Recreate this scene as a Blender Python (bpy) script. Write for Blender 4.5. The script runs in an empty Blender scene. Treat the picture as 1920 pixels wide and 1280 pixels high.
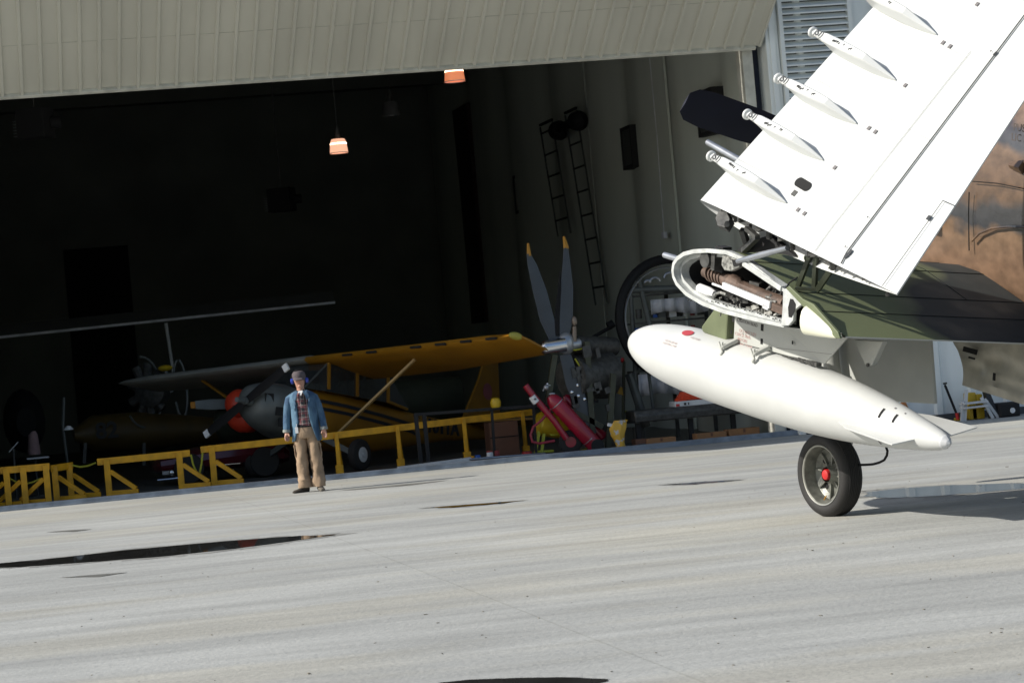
import bpy, math, random
from mathutils import Vector, Matrix
random.seed(7)
V = Vector
R = math.radians
SC = bpy.context.scene
COL = SC.collection
# ------------------------------------------------------------------ camera, world, sun
FPX = 5000.0; ROLL = R(5.0); YAW = R(11.5); CH = 1.88; PIT = 10/5000
fwh = V((math.sin(YAW), math.cos(YAW), 0)); rth = V((math.cos(YAW), -math.sin(YAW), 0)); UP = V((0, 0, 1))
FW = (fwh*math.cos(PIT)+UP*math.sin(PIT)).normalized()
up0 = -fwh*math.sin(PIT)+UP*math.cos(PIT)
RX = rth*math.cos(ROLL)-up0*math.sin(ROLL)
UY = rth*math.sin(ROLL)+up0*math.cos(ROLL)
CAMP = V((0, 0, CH))
cd = bpy.data.cameras.new('camera'); cam = bpy.data.objects.new('camera', cd); COL.objects.link(cam)
cd.sensor_width = 36; cd.lens = FPX/1920*36; cd.clip_start = 0.5; cd.clip_end = 3000
mr = Matrix((RX, UY, -FW)).transposed().to_4x4(); mr.translation = CAMP
cam.matrix_world = mr
SC.camera = cam
cd.dof.use_dof = True; cd.dof.focus_distance = 27.0; cd.dof.aperture_fstop = 7.1

SUN_EL = R(35.5); sunh = (-rth*math.cos(R(12))-fwh*math.sin(R(12))).normalized()
sund = sunh*math.cos(SUN_EL)+UP*math.sin(SUN_EL)
w = bpy.data.worlds.new("World"); SC.world = w; w.use_nodes = True
nt = w.node_tree; nt.nodes.clear()
so = nt.nodes.new('ShaderNodeTexSky'); so.sky_type = 'NISHITA'; so.sun_disc = False
so.sun_elevation = SUN_EL; so.sun_rotation = math.atan2(sunh.x, sunh.y); so.dust_density = 1.5
bg = nt.nodes.new('ShaderNodeBackground'); bg.inputs[1].default_value = 0.10
wo = nt.nodes.new('ShaderNodeOutputWorld')
nt.links.new(so.outputs[0], bg.inputs[0]); nt.links.new(bg.outputs[0], wo.inputs[0])
ld = bpy.data.lights.new('sun', 'SUN'); ld.energy = 4.6; ld.angle = R(0.53); ld.color = (1.0, 0.95, 0.87)
lo = bpy.data.objects.new('sun', ld); COL.objects.link(lo)
lo.rotation_euler = sund.to_track_quat('Z', 'Y').to_euler(); lo.location = (0, 0, 30)
SC.view_settings.view_transform = 'Standard'; SC.view_settings.look = 'None'
SC.view_settings.exposure = 0.3; SC.view_settings.gamma = 1

# ------------------------------------------------------------------ locating by sight lines
def ray(x, y): return (FW*FPX+RX*(x-960)+UY*(640-y)).normalized()
def onp(x, y, p0, n):
    d = ray(x, y); return CAMP+d*((V(p0)-CAMP).dot(n)/d.dot(n))
def G(x, y, z=0.0): return onp(x, y, (0, 0, z), UP)
def at(x, y, Y): return onp(x, y, (0, Y, 0), V((0, 1, 0)))
def atx(x, y, X): return onp(x, y, (X, 0, 0), V((1, 0, 0)))

# ------------------------------------------------------------------ mesh building
class MB:
    def __init__(s): s.v = []; s.f = []; s.mi = []; s.m = 0
    def add(s, vs, fs):
        o = len(s.v); s.v += [tuple(p) for p in vs]
        for f in fs: s.f.append([i+o for i in f]); s.mi.append(s.m)
        return s
    def mat(s, i): s.m = i; return s
    def box(s, x0, x1, y0, y1, z0, z1):
        vs = [(x, y, z) for x in (x0, x1) for y in (y0, y1) for z in (z0, z1)]
        return s.add(vs, [(0, 1, 3, 2), (4, 6, 7, 5), (0, 4, 5, 1), (2, 3, 7, 6), (0, 2, 6, 4), (1, 5, 7, 3)])
    def obox(s, c, a, b, d):
        c = V(c); a, b, d = V(a), V(b), V(d)
        vs = [c+a*i+b*j+d*k for i in (-1, 1) for j in (-1, 1) for k in (-1, 1)]
        return s.add(vs, [(0, 1, 3, 2), (4, 6, 7, 5), (0, 4, 5, 1), (2, 3, 7, 6), (0, 2, 6, 4), (1, 5, 7, 3)])
    def bar(s, p0, p1, wd, hd, up=(0, 0, 1)):
        p0, p1 = V(p0), V(p1); d = p1-p0; L = d.length; d.normalize(); u = V(up)
        if abs(d.dot(u)) > .97: u = V((1, 0, 0)) if abs(d.x) < .9 else V((0, 1, 0))
        sd = d.cross(u).normalized(); uu = sd.cross(d)
        return s.obox((p0+p1)/2, d*L/2, sd*wd/2, uu*hd/2)
    def tube(s, pts, r, n=10, closed=False):
        pts = [V(p) for p in pts]; N = len(pts)
        rs = r if isinstance(r, (list, tuple)) else [r]*N
        prev = None; rings = []
        for i, p in enumerate(pts):
            a = pts[i-1] if i > 0 else (pts[-1] if closed else p); b = pts[i+1] if i < N-1 else (pts[0] if closed else p)
            d = (b-a).normalized()
            if prev is None: u = V((0, 0, 1)) if abs(d.z) < .9 else V((1, 0, 0))
            else: u = prev
            u = (u-d*u.dot(d)).normalized(); prev = u; vv = d.cross(u)
            rings.append([p+(u*math.cos(2*math.pi*k/n)+vv*math.sin(2*math.pi*k/n))*rs[i] for k in range(n)])
        return s.loft(rings, caps=not closed, ring=closed)
    def loft(s, secs, closed=True, caps=True, ring=False):
        n = len(secs[0]); N = len(secs); vs = [p for q in secs for p in q]; fs = []
        for i in range(N if ring else N-1):
            j = (i+1) % N
            for k in range(n if closed else n-1):
                k2 = (k+1) % n; fs.append((i*n+k, i*n+k2, j*n+k2, j*n+k))
        if caps and closed: fs.append(tuple(range(n))[::-1]); fs.append(tuple(range((N-1)*n, N*n)))
        return s.add(vs, fs)
    def lathe(s, prof, o=(0, 0, 0), ax=(0, 0, 1), n=24, caps=True):
        o = V(o); ax = V(ax).normalized(); u = V((0, 0, 1)) if abs(ax.z) < .9 else V((1, 0, 0))
        u = (u-ax*u.dot(ax)).normalized(); vv = ax.cross(u)
        return s.loft([[o+ax*h+(u*math.cos(2*math.pi*k/n)+vv*math.sin(2*math.pi*k/n))*max(r, 1e-4) for k in range(n)] for r, h in prof], caps=caps)
    def cyl(s, p0, p1, r, r1=None, n=16):
        p0, p1 = V(p0), V(p1); return s.lathe([(r, 0), (r if r1 is None else r1, (p1-p0).length)], p0, p1-p0, n)
    def prism(s, poly, off):
        off = V(off); a = [V(p) for p in poly]; n = len(a)
        return s.add(a+[p+off for p in a], [tuple(range(n)), tuple(range(2*n-1, n-1, -1))]+[(i, i+n, (i+1) % n+n, (i+1) % n) for i in range(n)])
    def poly(s, pts): return s.add(pts, [tuple(range(len(pts)))])
    def ball(s, c, r, n=14, sc=(1, 1, 1)):
        c = V(c); m = n//2+1
        return s.loft([[c+V((math.sin(math.pi*i/m)*math.cos(2*math.pi*k/n)*r*sc[0], math.sin(math.pi*i/m)*math.sin(2*math.pi*k/n)*r*sc[1], math.cos(math.pi*i/m)*r*sc[2])) if 0 < i < m else c+V((1e-4*math.cos(2*math.pi*k/n), 1e-4*math.sin(2*math.pi*k/n), (1 if i == 0 else -1)*r*sc[2])) for k in range(n)] for i in range(m+1)])
    def split(s, name, mats, parent=None, **k):  # every separate piece becomes an object of its own
        par = list(range(len(s.v)))
        def fd(i):
            while par[i] != i: par[i] = par[par[i]]; i = par[i]
            return i
        for f in s.f:
            for i in f[1:]: par[fd(i)] = fd(f[0])
        gr = {}
        for j, f in enumerate(s.f): gr.setdefault(fd(f[0]), []).append(j)
        for fs in gr.values():
            m = MB(); ids = sorted({i for j in fs for i in s.f[j]}); mp = {i: n for n, i in enumerate(ids)}
            m.v = [s.v[i] for i in ids]; m.f = [[mp[i] for i in s.f[j]] for j in fs]; m.mi = [s.mi[j] for j in fs]; m.build(name, mats, parent, **k)
    def build(s, name, mats, parent=None, smooth=True, bevel=0, ang=35):
        me = bpy.data.meshes.new(name); me.from_pydata([tuple(p) for p in s.v], [], s.f)
        mats = mats if isinstance(mats, (list, tuple)) else [mats]
        for m in mats: me.materials.append(m)
        me.polygons.foreach_set('material_index', [min(i, len(mats)-1) for i in s.mi])
        import bmesh
        bm = bmesh.new(); bm.from_mesh(me); bmesh.ops.recalc_face_normals(bm, faces=bm.faces); bm.to_mesh(me); bm.free()
        if smooth:
            me.polygons.foreach_set('use_smooth', [True]*len(me.polygons)); me.set_sharp_from_angle(angle=R(ang))
        me.update()
        o = bpy.data.objects.new(name, me); COL.objects.link(o)
        if parent: o.parent = parent
        if bevel:
            b = o.modifiers.new('bevel', 'BEVEL'); b.width = bevel; b.segments = 2; b.limit_method = 'ANGLE'; b.angle_limit = R(40)
        return o
def tag(o, label=None, cat=None, group=None, kind=None):
    if label: o['label'] = label
    if cat: o['category'] = cat
    if group: o['group'] = group
    if kind: o['kind'] = kind
    return o
def empty(name, loc, rz=0, label=None, cat=None, group=None, M=None):
    o = bpy.data.objects.new(name, None); COL.objects.link(o); o.empty_display_size = .2
    if M is not None: o.matrix_world = M
    else: o.location = loc; o.rotation_euler = (0, 0, rz)
    return tag(o, label, cat, group)
KIDS = {}
def copy_tree(o, loc=None, rz=None, label=None, parent=None):
    c = o.copy(); COL.objects.link(c)
    if parent: c.parent = parent
    if loc is not None: c.location = loc
    if rz is not None: c.rotation_euler = (0, 0, rz)
    if label: c['label'] = label
    for ch in [x for x in list(COL.objects) if x.parent == o]: copy_tree(ch, parent=c)
    return c
def text(txt, size, name, m, parent, M, ext=.002, bold=0):
    cu = bpy.data.curves.new(name, 'FONT'); cu.body = txt; cu.size = size; cu.extrude = ext; cu.offset = bold
    cu.align_x = 'CENTER'; cu.align_y = 'CENTER'; cu.resolution_u = 3
    t = bpy.data.objects.new(name, cu); COL.objects.link(t)
    me = bpy.data.meshes.new_from_object(t.evaluated_get(bpy.context.evaluated_depsgraph_get()))
    bpy.data.objects.remove(t); me.transform(M); me.materials.clear(); me.materials.append(m)
    o = bpy.data.objects.new(name, me); COL.objects.link(o); o.parent = parent
    return o
def frame(o, x, y, z=None):
    x = V(x).normalized(); y = V(y); y = (y-x*y.dot(x)).normalized(); z = x.cross(y)
    m = Matrix((x, y, z)).transposed().to_4x4(); m.translation = V(o); return m

# ------------------------------------------------------------------ materials
def mat(name, c, rough=.6, metal=0, var=.25, scale=3.0, bump=0.0, bscale=60, c2=None, stretch=(1, 1, 1), spec=.5, emit=None, es=0, coat=0, detail=6, lo=.35, hi=.65, trans=0, alpha=1):
    m = bpy.data.materials.new(name); m.use_nodes = True; t = m.node_tree; b = t.nodes['Principled BSDF']
    b.inputs['Roughness'].default_value = rough; b.inputs['Metallic'].default_value = metal
    b.inputs['Specular IOR Level'].default_value = spec; b.inputs['Coat Weight'].default_value = coat
    b.inputs['Coat Roughness'].default_value = .1
    if trans: b.inputs['Transmission Weight'].default_value = trans
    if alpha < 1: b.inputs['Alpha'].default_value = alpha
    tc = t.nodes.new('ShaderNodeTexCoord'); mp = t.nodes.new('ShaderNodeMapping'); mp.inputs['Scale'].default_value = stretch
    t.links.new(tc.outputs['Object'], mp.inputs[0])
    n = t.nodes.new('ShaderNodeTexNoise'); n.inputs['Scale'].default_value = scale; n.inputs['Detail'].default_value = detail
    t.links.new(mp.outputs[0], n.inputs['Vector'])
    cr = t.nodes.new('ShaderNodeValToRGB'); cr.color_ramp.elements[0].position = lo; cr.color_ramp.elements[1].position = hi
    d = c2 if c2 else tuple(x*(1-var) for x in c)
    cr.color_ramp.elements[0].color = (*d, 1); cr.color_ramp.elements[1].color = (*c, 1)
    t.links.new(n.outputs[0], cr.inputs[0]); t.links.new(cr.outputs[0], b.inputs['Base Color'])
    mm = t.nodes.new('ShaderNodeMapRange'); mm.inputs[3].default_value = rough*.8; mm.inputs[4].default_value = min(1, rough*1.25)
    t.links.new(n.outputs[0], mm.inputs[0]); t.links.new(mm.outputs[0], b.inputs['Roughness'])
    if bump:
        n2 = t.nodes.new('ShaderNodeTexNoise'); n2.inputs['Scale'].default_value = bscale; n2.inputs['Detail'].default_value = 5
        t.links.new(mp.outputs[0], n2.inputs['Vector']); bp = t.nodes.new('ShaderNodeBump'); bp.inputs['Distance'].default_value = bump
        t.links.new(n2.outputs[0], bp.inputs['Height']); t.links.new(bp.outputs[0], b.inputs['Normal'])
    if emit:
        b.inputs['Emission Color'].default_value = (*emit, 1); b.inputs['Emission Strength'].default_value = es
    return m
M = {}
M['white'] = mat('white_paint', (.61, .625, .61), .42, var=.07, scale=2.2, coat=.1, bump=.0015, bscale=4)
M['tank'] = mat('tank_white', (.575, .585, .565), .4, var=.12, scale=1.6, coat=.2, bump=.001, bscale=5)
M['greyunder'] = mat('grey_underside', (.44, .45, .42), .5, var=.14, scale=2.5, bump=.002, bscale=6)
M['rib'] = mat('rib_metal', (.56, .58, .56), .5, metal=.1, var=.28, scale=9, bump=.004, bscale=50)
M['green'] = mat('olive_green', (.14, .165, .085), .5, var=.25, scale=3, bump=.002, bscale=5)
M['dkgreen'] = mat('dark_green', (.035, .042, .025), .5, var=.3, scale=5)
M['black'] = mat('black_paint', (.010, .010, .011), .6, var=.3, spec=.2)
M['blackm'] = mat('black_matte', (.015, .015, .016), .8, var=.3)
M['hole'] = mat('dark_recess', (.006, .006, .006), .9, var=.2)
M['rubber'] = mat('tyre_rubber', (.022, .021, .020), .72, var=.35, scale=6, bump=.002, bscale=80)
M['rim'] = mat('rim_metal', (.24, .245, .215), .42, metal=.3, var=.5, scale=9, bump=.002)
M['red'] = mat('red_paint', (.55, .02, .02), .4, var=.25)
M['redtrim'] = mat('dull_red', (.30, .03, .03), .5, var=.3)
M['brk'] = mat('bracket_metal', (.36, .36, .33), .5, metal=.2, var=.8, scale=30)
M['rust'] = mat('rusty_brown', (.15, .10, .075), .6, metal=.2, var=.55, scale=11, bump=.004)
M['steel'] = mat('steel', (.45, .47, .50), .35, metal=.7, var=.3)
M['silver'] = mat('bright_metal', (.75, .76, .78), .2, metal=1, var=.15)
M['dkmetal'] = mat('dark_metal', (.09, .09, .085), .5, metal=.4, var=.5, scale=14, bump=.003)
M['cream'] = mat('door_panel_paint', (.60, .585, .50), .55, var=.12, scale=.5, stretch=(2, .6, .6))
M['rail'] = mat('rail_cream', (.62, .61, .53), .5, var=.25, scale=5)
M['wallext'] = mat('white_siding', (.83, .86, .83), .5, var=.10, scale=1.5, stretch=(3, 3, .5))
M['wallin'] = mat('wall_insulation', (.64, .675, .60), .65, var=.18, scale=.6, stretch=(1, 1, .25), bump=.006, bscale=1.2)
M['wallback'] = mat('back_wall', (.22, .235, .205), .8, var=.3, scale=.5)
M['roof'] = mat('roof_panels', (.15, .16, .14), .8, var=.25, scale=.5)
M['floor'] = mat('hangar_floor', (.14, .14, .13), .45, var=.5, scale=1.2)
M['thr'] = mat('threshold_steel', (.26, .30, .35), .5, var=.35, scale=5)
M['yel'] = mat('barrier_yellow', (.80, .40, .01), .55, var=.3, scale=6)
M['yrope'] = mat('yellow_rope', (.42, .42, .03), .7, var=.3, scale=40)
M['ayel'] = mat('aircraft_yellow', (.34, .155, .010), .4, var=.2, scale=2)
M['agrey'] = mat('aircraft_grey', (.12, .135, .135), .4, metal=.2, var=.25, scale=3)
M['glass'] = mat('window_glass', (.03, .035, .037), .08, var=.2, spec=.7)
M['stripe'] = mat('dark_stripe', (.015, .02, .03), .5, var=.2)
M['orange'] = mat('orange_red', (.80, .065, .025), .45, var=.12)
M['ytip'] = mat('yellow_tip', (.45, .21, .012), .5, var=.1)
M['blade'] = mat('blade_grey', (.045, .056, .070), .4, var=.2)
M['extred'] = mat('extinguisher_red', (.33, .006, .028), .32, var=.2, coat=.4)
M['compy'] = mat('compressor_yellow', (.60, .40, .015), .45, var=.2)
M['lime'] = mat('lime_frame', (.55, .60, .06), .5, var=.2)
M['cardboard'] = mat('cardboard', (.33, .17, .075), .85, var=.2, scale=5)
M['brownbox'] = mat('brown_box', (.16, .075, .045), .8, var=.2, scale=5)
M['whitep'] = mat('white_plastic', (.65, .66, .66), .5, var=.15)
M['tarp'] = mat('grey_white_tarp', (.75, .76, .80), .8, var=.3, scale=4, bump=.02, bscale=4)
M['bluep'] = mat('blue_plastic', (.02, .10, .40), .5, var=.15)
M['olive'] = mat('olive_tubing', (.055, .06, .035), .6, var=.4, scale=5)
M['gtube'] = mat('grey_tubing', (.10, .11, .105), .5, metal=.3, var=.35)
M['maroon'] = mat('maroon_paint', (.09, .008, .012), .2, var=.2, coat=.5)
M['bagy'] = mat('yellow_bag', (.72, .42, .05), .5, var=0, c2=(.55, .55, .56), scale=9, lo=.40, hi=.44)
M['label'] = mat('label_white', (.75, .75, .74), .5, var=.05)
M['ink'] = mat('ink', (.03, .03, .03), .7, var=.1)
M['inkf'] = mat('faded_ink', (.16, .15, .15), .7, var=.1)
M['inkp'] = mat('faded_red_ink', (.55, .38, .36), .7, var=.1)
M['orangerope'] = mat('orange_rope', (.70, .07, .02), .7, var=.3, scale=30)
M['inkt'] = mat('very_faded_ink', (.50, .42, .40), .7, var=.1)
M['conc'] = None

def camo_shade():
    m = mat('camouflage_and_shade', (.15, .17, .09), .62, var=.1, bump=.003, bscale=5, spec=.3); t = m.node_tree; b = t.nodes['Principled BSDF']
    tc = t.nodes.new('ShaderNodeTexCoord'); sx = t.nodes.new('ShaderNodeSeparateXYZ'); t.links.new(tc.outputs['Object'], sx.inputs[0])
    n = t.nodes.new('ShaderNodeTexNoise'); n.inputs['Scale'].default_value = .55; n.inputs['Detail'].default_value = 1.5
    t.links.new(tc.outputs['Object'], n.inputs['Vector'])
    a = t.nodes.new('ShaderNodeMath'); a.operation = 'MULTIPLY_ADD'; a.inputs[1].default_value = -.22; a.inputs[2].default_value = .10
    t.links.new(sx.outputs[1], a.inputs[0])
    ad = t.nodes.new('ShaderNodeMath'); ad.operation = 'ADD'; t.links.new(a.outputs[0], ad.inputs[0]); t.links.new(n.outputs[0], ad.inputs[1])
    cr = t.nodes.new('ShaderNodeValToRGB'); e = cr.color_ramp.elements; cr.color_ramp.interpolation = 'LINEAR'
    e[0].position = .0; e[0].color = (.145, .168, .088, 1); e[1].position = .50; e[1].color = (.145, .168, .088, 1)
    for p, c in ((.57, (.12, .13, .08)), (.61, (.035, .042, .042)), (.90, (.034, .040, .043)), (.93, (.075, .052, .04)), (1.0, (.04, .04, .042))):  # slate inboard puts the folded wing's shadow into the camouflage colours
        x = e.new(p); x.color = (*c, 1)
    t.links.new(ad.outputs[0], cr.inputs[0]); t.links.new(cr.outputs[0], b.inputs['Base Color']); return m
M['camo_shade'] = camo_shade()
def fuscamo():
    m = mat('fuselage_camouflage', (.3, .2, .13), .34, bump=.010, bscale=2.2, coat=.15, stretch=(1, 1, 1.6)); t = m.node_tree; b = t.nodes['Principled BSDF']
    tc = t.nodes.new('ShaderNodeTexCoord'); mp = t.nodes.new('ShaderNodeMapping'); mp.inputs['Scale'].default_value = (.8, .8, 1.0)
    t.links.new(tc.outputs['Object'], mp.inputs[0])
    n = t.nodes.new('ShaderNodeTexNoise'); n.inputs['Scale'].default_value = 1.4; n.inputs['Detail'].default_value = 3; n.inputs['Distortion'].default_value = .6
    t.links.new(mp.outputs[0], n.inputs['Vector'])
    sx = t.nodes.new('ShaderNodeSeparateXYZ'); t.links.new(tc.outputs['Object'], sx.inputs[0])
    q = t.nodes.new('ShaderNodeMath'); q.operation = 'MULTIPLY_ADD'; q.inputs[1].default_value = .28; t.links.new(n.outputs[0], q.inputs[0])
    z = t.nodes.new('ShaderNodeMath'); z.operation = 'MULTIPLY_ADD'; z.inputs[1].default_value = .40; z.inputs[2].default_value = -1.10; t.links.new(sx.outputs[2], z.inputs[0]); t.links.new(z.outputs[0], q.inputs[2])
    cr = t.nodes.new('ShaderNodeValToRGB'); e = cr.color_ramp.elements
    e[0].position = 0; e[0].color = (.26, .16, .10, 1); e[1].position = 1; e[1].color = (.33, .22, .15, 1)
    for p, c in ((.12, (.24, .15, .09)), (.16, (.035, .04, .05)), (.22, (.05, .05, .055)), (.26, (.16, .095, .055)), (.42, (.20, .125, .075)), (.46, (.05, .055, .065)), (.52, (.06, .06, .075)), (.56, (.22, .15, .11)), (.62, (.33, .23, .17))):
        x = e.new(p); x.color = (*c, 1)
    t.links.new(q.outputs[0], cr.inputs[0])
    n3 = t.nodes.new('ShaderNodeTexNoise'); n3.inputs['Scale'].default_value = 9; n3.inputs['Detail'].default_value = 6; t.links.new(mp.outputs[0], n3.inputs['Vector'])
    r3 = t.nodes.new('ShaderNodeMapRange'); r3.inputs[1].default_value = .35; r3.inputs[2].default_value = .65; r3.inputs[3].default_value = .52; r3.inputs[4].default_value = .82; t.links.new(n3.outputs[0], r3.inputs[0])
    mu = t.nodes.new('ShaderNodeMix'); mu.data_type = 'RGBA'; mu.blend_type = 'MULTIPLY'; mu.inputs['Factor'].default_value = 1
    t.links.new(cr.outputs[0], mu.inputs['A']); t.links.new(r3.outputs[0], mu.inputs['B']); t.links.new(mu.outputs['Result'], b.inputs['Base Color']); return m
M['fus'] = fuscamo()
def concrete():
    m = bpy.data.materials.new('apron_concrete'); m.use_nodes = True; t = m.node_tree; b = t.nodes['Principled BSDF']; N = t.nodes; L = t.links
    b.inputs['Roughness'].default_value = .8; b.inputs['Specular IOR Level'].default_value = .3
    tc = N.new('ShaderNodeTexCoord')
    def noise(sc, st, det=5, rz=0, ro=.55):
        mp = N.new('ShaderNodeMapping'); mp.inputs['Scale'].default_value = st; mp.inputs['Rotation'].default_value = (0, 0, rz)
        L.new(tc.outputs['Object'], mp.inputs[0]); n = N.new('ShaderNodeTexNoise'); n.inputs['Scale'].default_value = sc
        n.inputs['Detail'].default_value = det; n.inputs['Roughness'].default_value = ro; L.new(mp.outputs[0], n.inputs['Vector']); return n.outputs[0]
    def rng(x, a, b_, c, d):
        r = N.new('ShaderNodeMapRange'); r.inputs[1].default_value = a; r.inputs[2].default_value = b_; r.inputs[3].default_value = c; r.inputs[4].default_value = d; L.new(x, r.inputs[0]); return r.outputs[0]
    def mul(a, b_):
        q = N.new('ShaderNodeMath'); q.operation = 'MULTIPLY'; L.new(a, q.inputs[0]); L.new(b_, q.inputs[1]); return q.outputs[0]
    A = rng(noise(1.6, (.22, 1.0, 1), 8, R(10)), .34, .66, .84, 1.09)
    B_ = rng(noise(5.0, (.12, 1.0, 1), 6, R(14), .7), .3, .7, .90, 1.07)
    C_ = rng(noise(.22, (.6, 1, 1), 5), .35, .65, .88, 1.05)
    D = rng(noise(30, (.5, 1, 1), 3), .3, .75, .86, 1.09)
    E_ = rng(noise(2.3, (.06, 1.6, 1), 4, R(-6)), .62, .76, 1.0, .86)
    val = mul(mul(mul(A, B_), mul(C_, D)), E_)
    cr = N.new('ShaderNodeMix'); cr.data_type = 'RGBA'; cr.inputs['A'].default_value = (.0, .0, .0, 1); cr.inputs['B'].default_value = (.388, .394, .374, 1)
    L.new(val, cr.inputs['Factor']); cr.clamp_factor = False
    tint = N.new('ShaderNodeMix'); tint.data_type = 'RGBA'; tint.blend_type = 'MULTIPLY'; tint.inputs['B'].default_value = (1.03, 1.0, .94, 1)
    L.new(rng(noise(.5, (.3, 1, 1), 3, R(11)), .5, .62, 0, 1), tint.inputs['Factor']); L.new(cr.outputs['Result'], tint.inputs['A'])
    # slab joints: thin lines 6.1 m apart
    sx = N.new('ShaderNodeSeparateXYZ'); L.new(tc.outputs['Object'], sx.inputs[0])
    def joint(o, off, step):
        a = N.new('ShaderNodeMath'); a.operation = 'ADD'; a.inputs[1].default_value = off; L.new(o, a.inputs[0])
        p = N.new('ShaderNodeMath'); p.operation = 'PINGPONG'; p.inputs[1].default_value = step/2; L.new(a.outputs[0], p.inputs[0])
        l = N.new('ShaderNodeMath'); l.operation = 'LESS_THAN'; l.inputs[1].default_value = .008; L.new(p.outputs[0], l.inputs[0]); return l.outputs[0]
    j = N.new('ShaderNodeMath'); j.operation = 'MAXIMUM'; L.new(joint(sx.outputs[0], 2.4, 6.1), j.inputs[0]); L.new(joint(sx.outputs[1], 2.9, 6.1), j.inputs[1])
    jm = N.new('ShaderNodeMix'); jm.data_type = 'RGBA'; jm.blend_type = 'MULTIPLY'; jm.inputs['B'].default_value = (.86, .86, .84, 1)
    L.new(j.outputs[0], jm.inputs['Factor']); L.new(tint.outputs['Result'], jm.inputs['A'])
    L.new(jm.outputs['Result'], b.inputs['Base Color'])
    bp = N.new('ShaderNodeBump'); bp.inputs['Distance'].default_value = .010; L.new(noise(38, (.6, 1, 1), 4), bp.inputs['Height']); L.new(bp.outputs[0], b.inputs['Normal'])
    return m
M['conc'] = concrete()
M['puddle'] = mat('wet_puddle', (.035, .035, .033), .02, var=.3, spec=.5, scale=3)
M['damprim'] = mat('damp_rim', (.27, .27, .25), .6, var=.3, spec=.3, scale=3)
M['damp'] = mat('damp_concrete', (.24, .24, .22), .35, var=.3, spec=.4, scale=3)

# ------------------------------------------------------------------ setting
g = MB(); g.box(-400, 400, -300, 42.70, -.4, 0); g.box(-400, 400, 42.7005, 500, -.4, -.03)
tag(g.build('apron', M['conc'], smooth=False), kind='structure')
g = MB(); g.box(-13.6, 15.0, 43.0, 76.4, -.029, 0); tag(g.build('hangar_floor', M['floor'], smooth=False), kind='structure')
g = MB(); g.box(-.6, 13.6, 42.7005, 42.84, -.029, .085); g.box(-.6, 13.6, 42.66, 42.70, .001, .03); g.box(-.6, 13.6, 42.841, 42.999, -.029, .02)
tag(g.build('door_threshold', M['thr'], smooth=False), kind='structure')
PUD = {}
def puddle(pts, m, label, sub=6, amp=.05, z=.004, rim=True):
    P = [G(x, y, z) for x, y in pts]; out = []; n = len(P)
    if rim:
        c = sum(P, V())/n; bb = MB(); q = []
        for i in range(n):
            a, b = P[i], P[(i+1) % n]
            for k in range(10):
                d = a.lerp(b, k/10); e = (d-c); q.append(V((d.x, d.y, .002))+V((e.x*.07, e.y*.25, 0))+V((random.uniform(-.12, .12), random.uniform(-.10, .10), 0)))
        bb.poly(q); tag(bb.build('damp_ground', M['damprim'], smooth=False), kind='structure')
    for i in range(n):
        a, b = P[i], P[(i+1) % n]
        for k in range(sub):
            q = a.lerp(b, k/sub); out.append(q+V((random.uniform(-1, 1)*amp*2, random.uniform(-1, 1)*amp, 0)))
    c = MB(); c.poly(out); o = c.build('puddle', m, smooth=False); tag(o, kind='structure'); return o
puddle([(-20, 1058), (70, 1050), (230, 1031), (420, 1014), (560, 1004), (636, 1001), (560, 1012), (440, 1028), (300, 1043), (140, 1055), (40, 1062), (-20, 1063)], M['puddle'], '', amp=.02)
puddle([(1628, 922), (1690, 915), (1780, 909), (1925, 905), (1925, 915), (1830, 923), (1740, 930), (1660, 933), (1625, 930)], M['puddle'], '', amp=.02)
puddle([(800, 951), (880, 945), (985, 937), (930, 944), (850, 951)], M['puddle'], '', amp=.01)
puddle([(1245, 908), (1310, 903), (1395, 898), (1350, 903), (1290, 908)], M['puddle'], '', amp=.01)
puddle([(820, 1279), (880, 1273), (960, 1270), (1060, 1268), (1140, 1272), (1138, 1276), (1090, 1284), (960, 1290), (840, 1286)], M['puddle'], '', amp=.004, rim=False)
puddle([(85, 997), (130, 993), (175, 991), (140, 996)], M['damp'], '', amp=.01, rim=False)
puddle([(110, 1082), (170, 1077), (240, 1072), (190, 1080)], M['damp'], '', amp=.01, rim=False)
puddle([(640, 918), (760, 907), (845, 899), (770, 909), (660, 918)], M['damp'], '', amp=.01, rim=False)  # thin darker streak to the right of the standing person's feet

# ------------------------------------------------------------------ hangar building
DY = 42.70; DZ = 6.52; RX0 = 13.05; WX = 13.45; BY = 76.0; LX = 0.0; RZ = 9.6
hg = empty('hangar', (0, DY, 0), 0, 'large dark hangar with a ribbed cream door folded up and white siding beside', 'hangar')
def hp(mb, name, m, **k):
    mb.v = [(x, y-DY, z) for x, y, z in mb.v]; return mb.build(name, m, k.pop('parent', hg), **k)
# right side wall: bulging insulation between frames
b = MB(); nseg = 6; bays = [43.3, 46.0, 49.6, 53.0, 56.2, 60.0, 65.0, 70.0, 76.0]
sec = []
for i in range(len(bays)-1):
    for k in range(12):
        y = bays[i]+(bays[i+1]-bays[i])*k/12; q = math.sin(math.pi*k/12)**1.0*(1 if i % 2 else .55)
        sec.append([(WX-.34*q+.14, y, -.02), (WX-.30*q+.12+.02*math.sin(y*3), y, 3), (WX-.34*q+.14, y, 6.5), (WX-.3*q+.14, y, RZ)])
b.loft(sec, closed=False, caps=False); b.box(WX+.3, WX+.45, 42.9, BY, -.02, RZ)
hp(b, 'side_wall', M['wallin'], ang=60)
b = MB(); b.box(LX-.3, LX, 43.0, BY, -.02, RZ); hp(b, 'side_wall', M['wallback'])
b = MB(); b.box(LX, WX+.45, BY+.002, BY+.3, -.02, RZ+3); hp(b, 'back_wall', M['wallback'])
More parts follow.
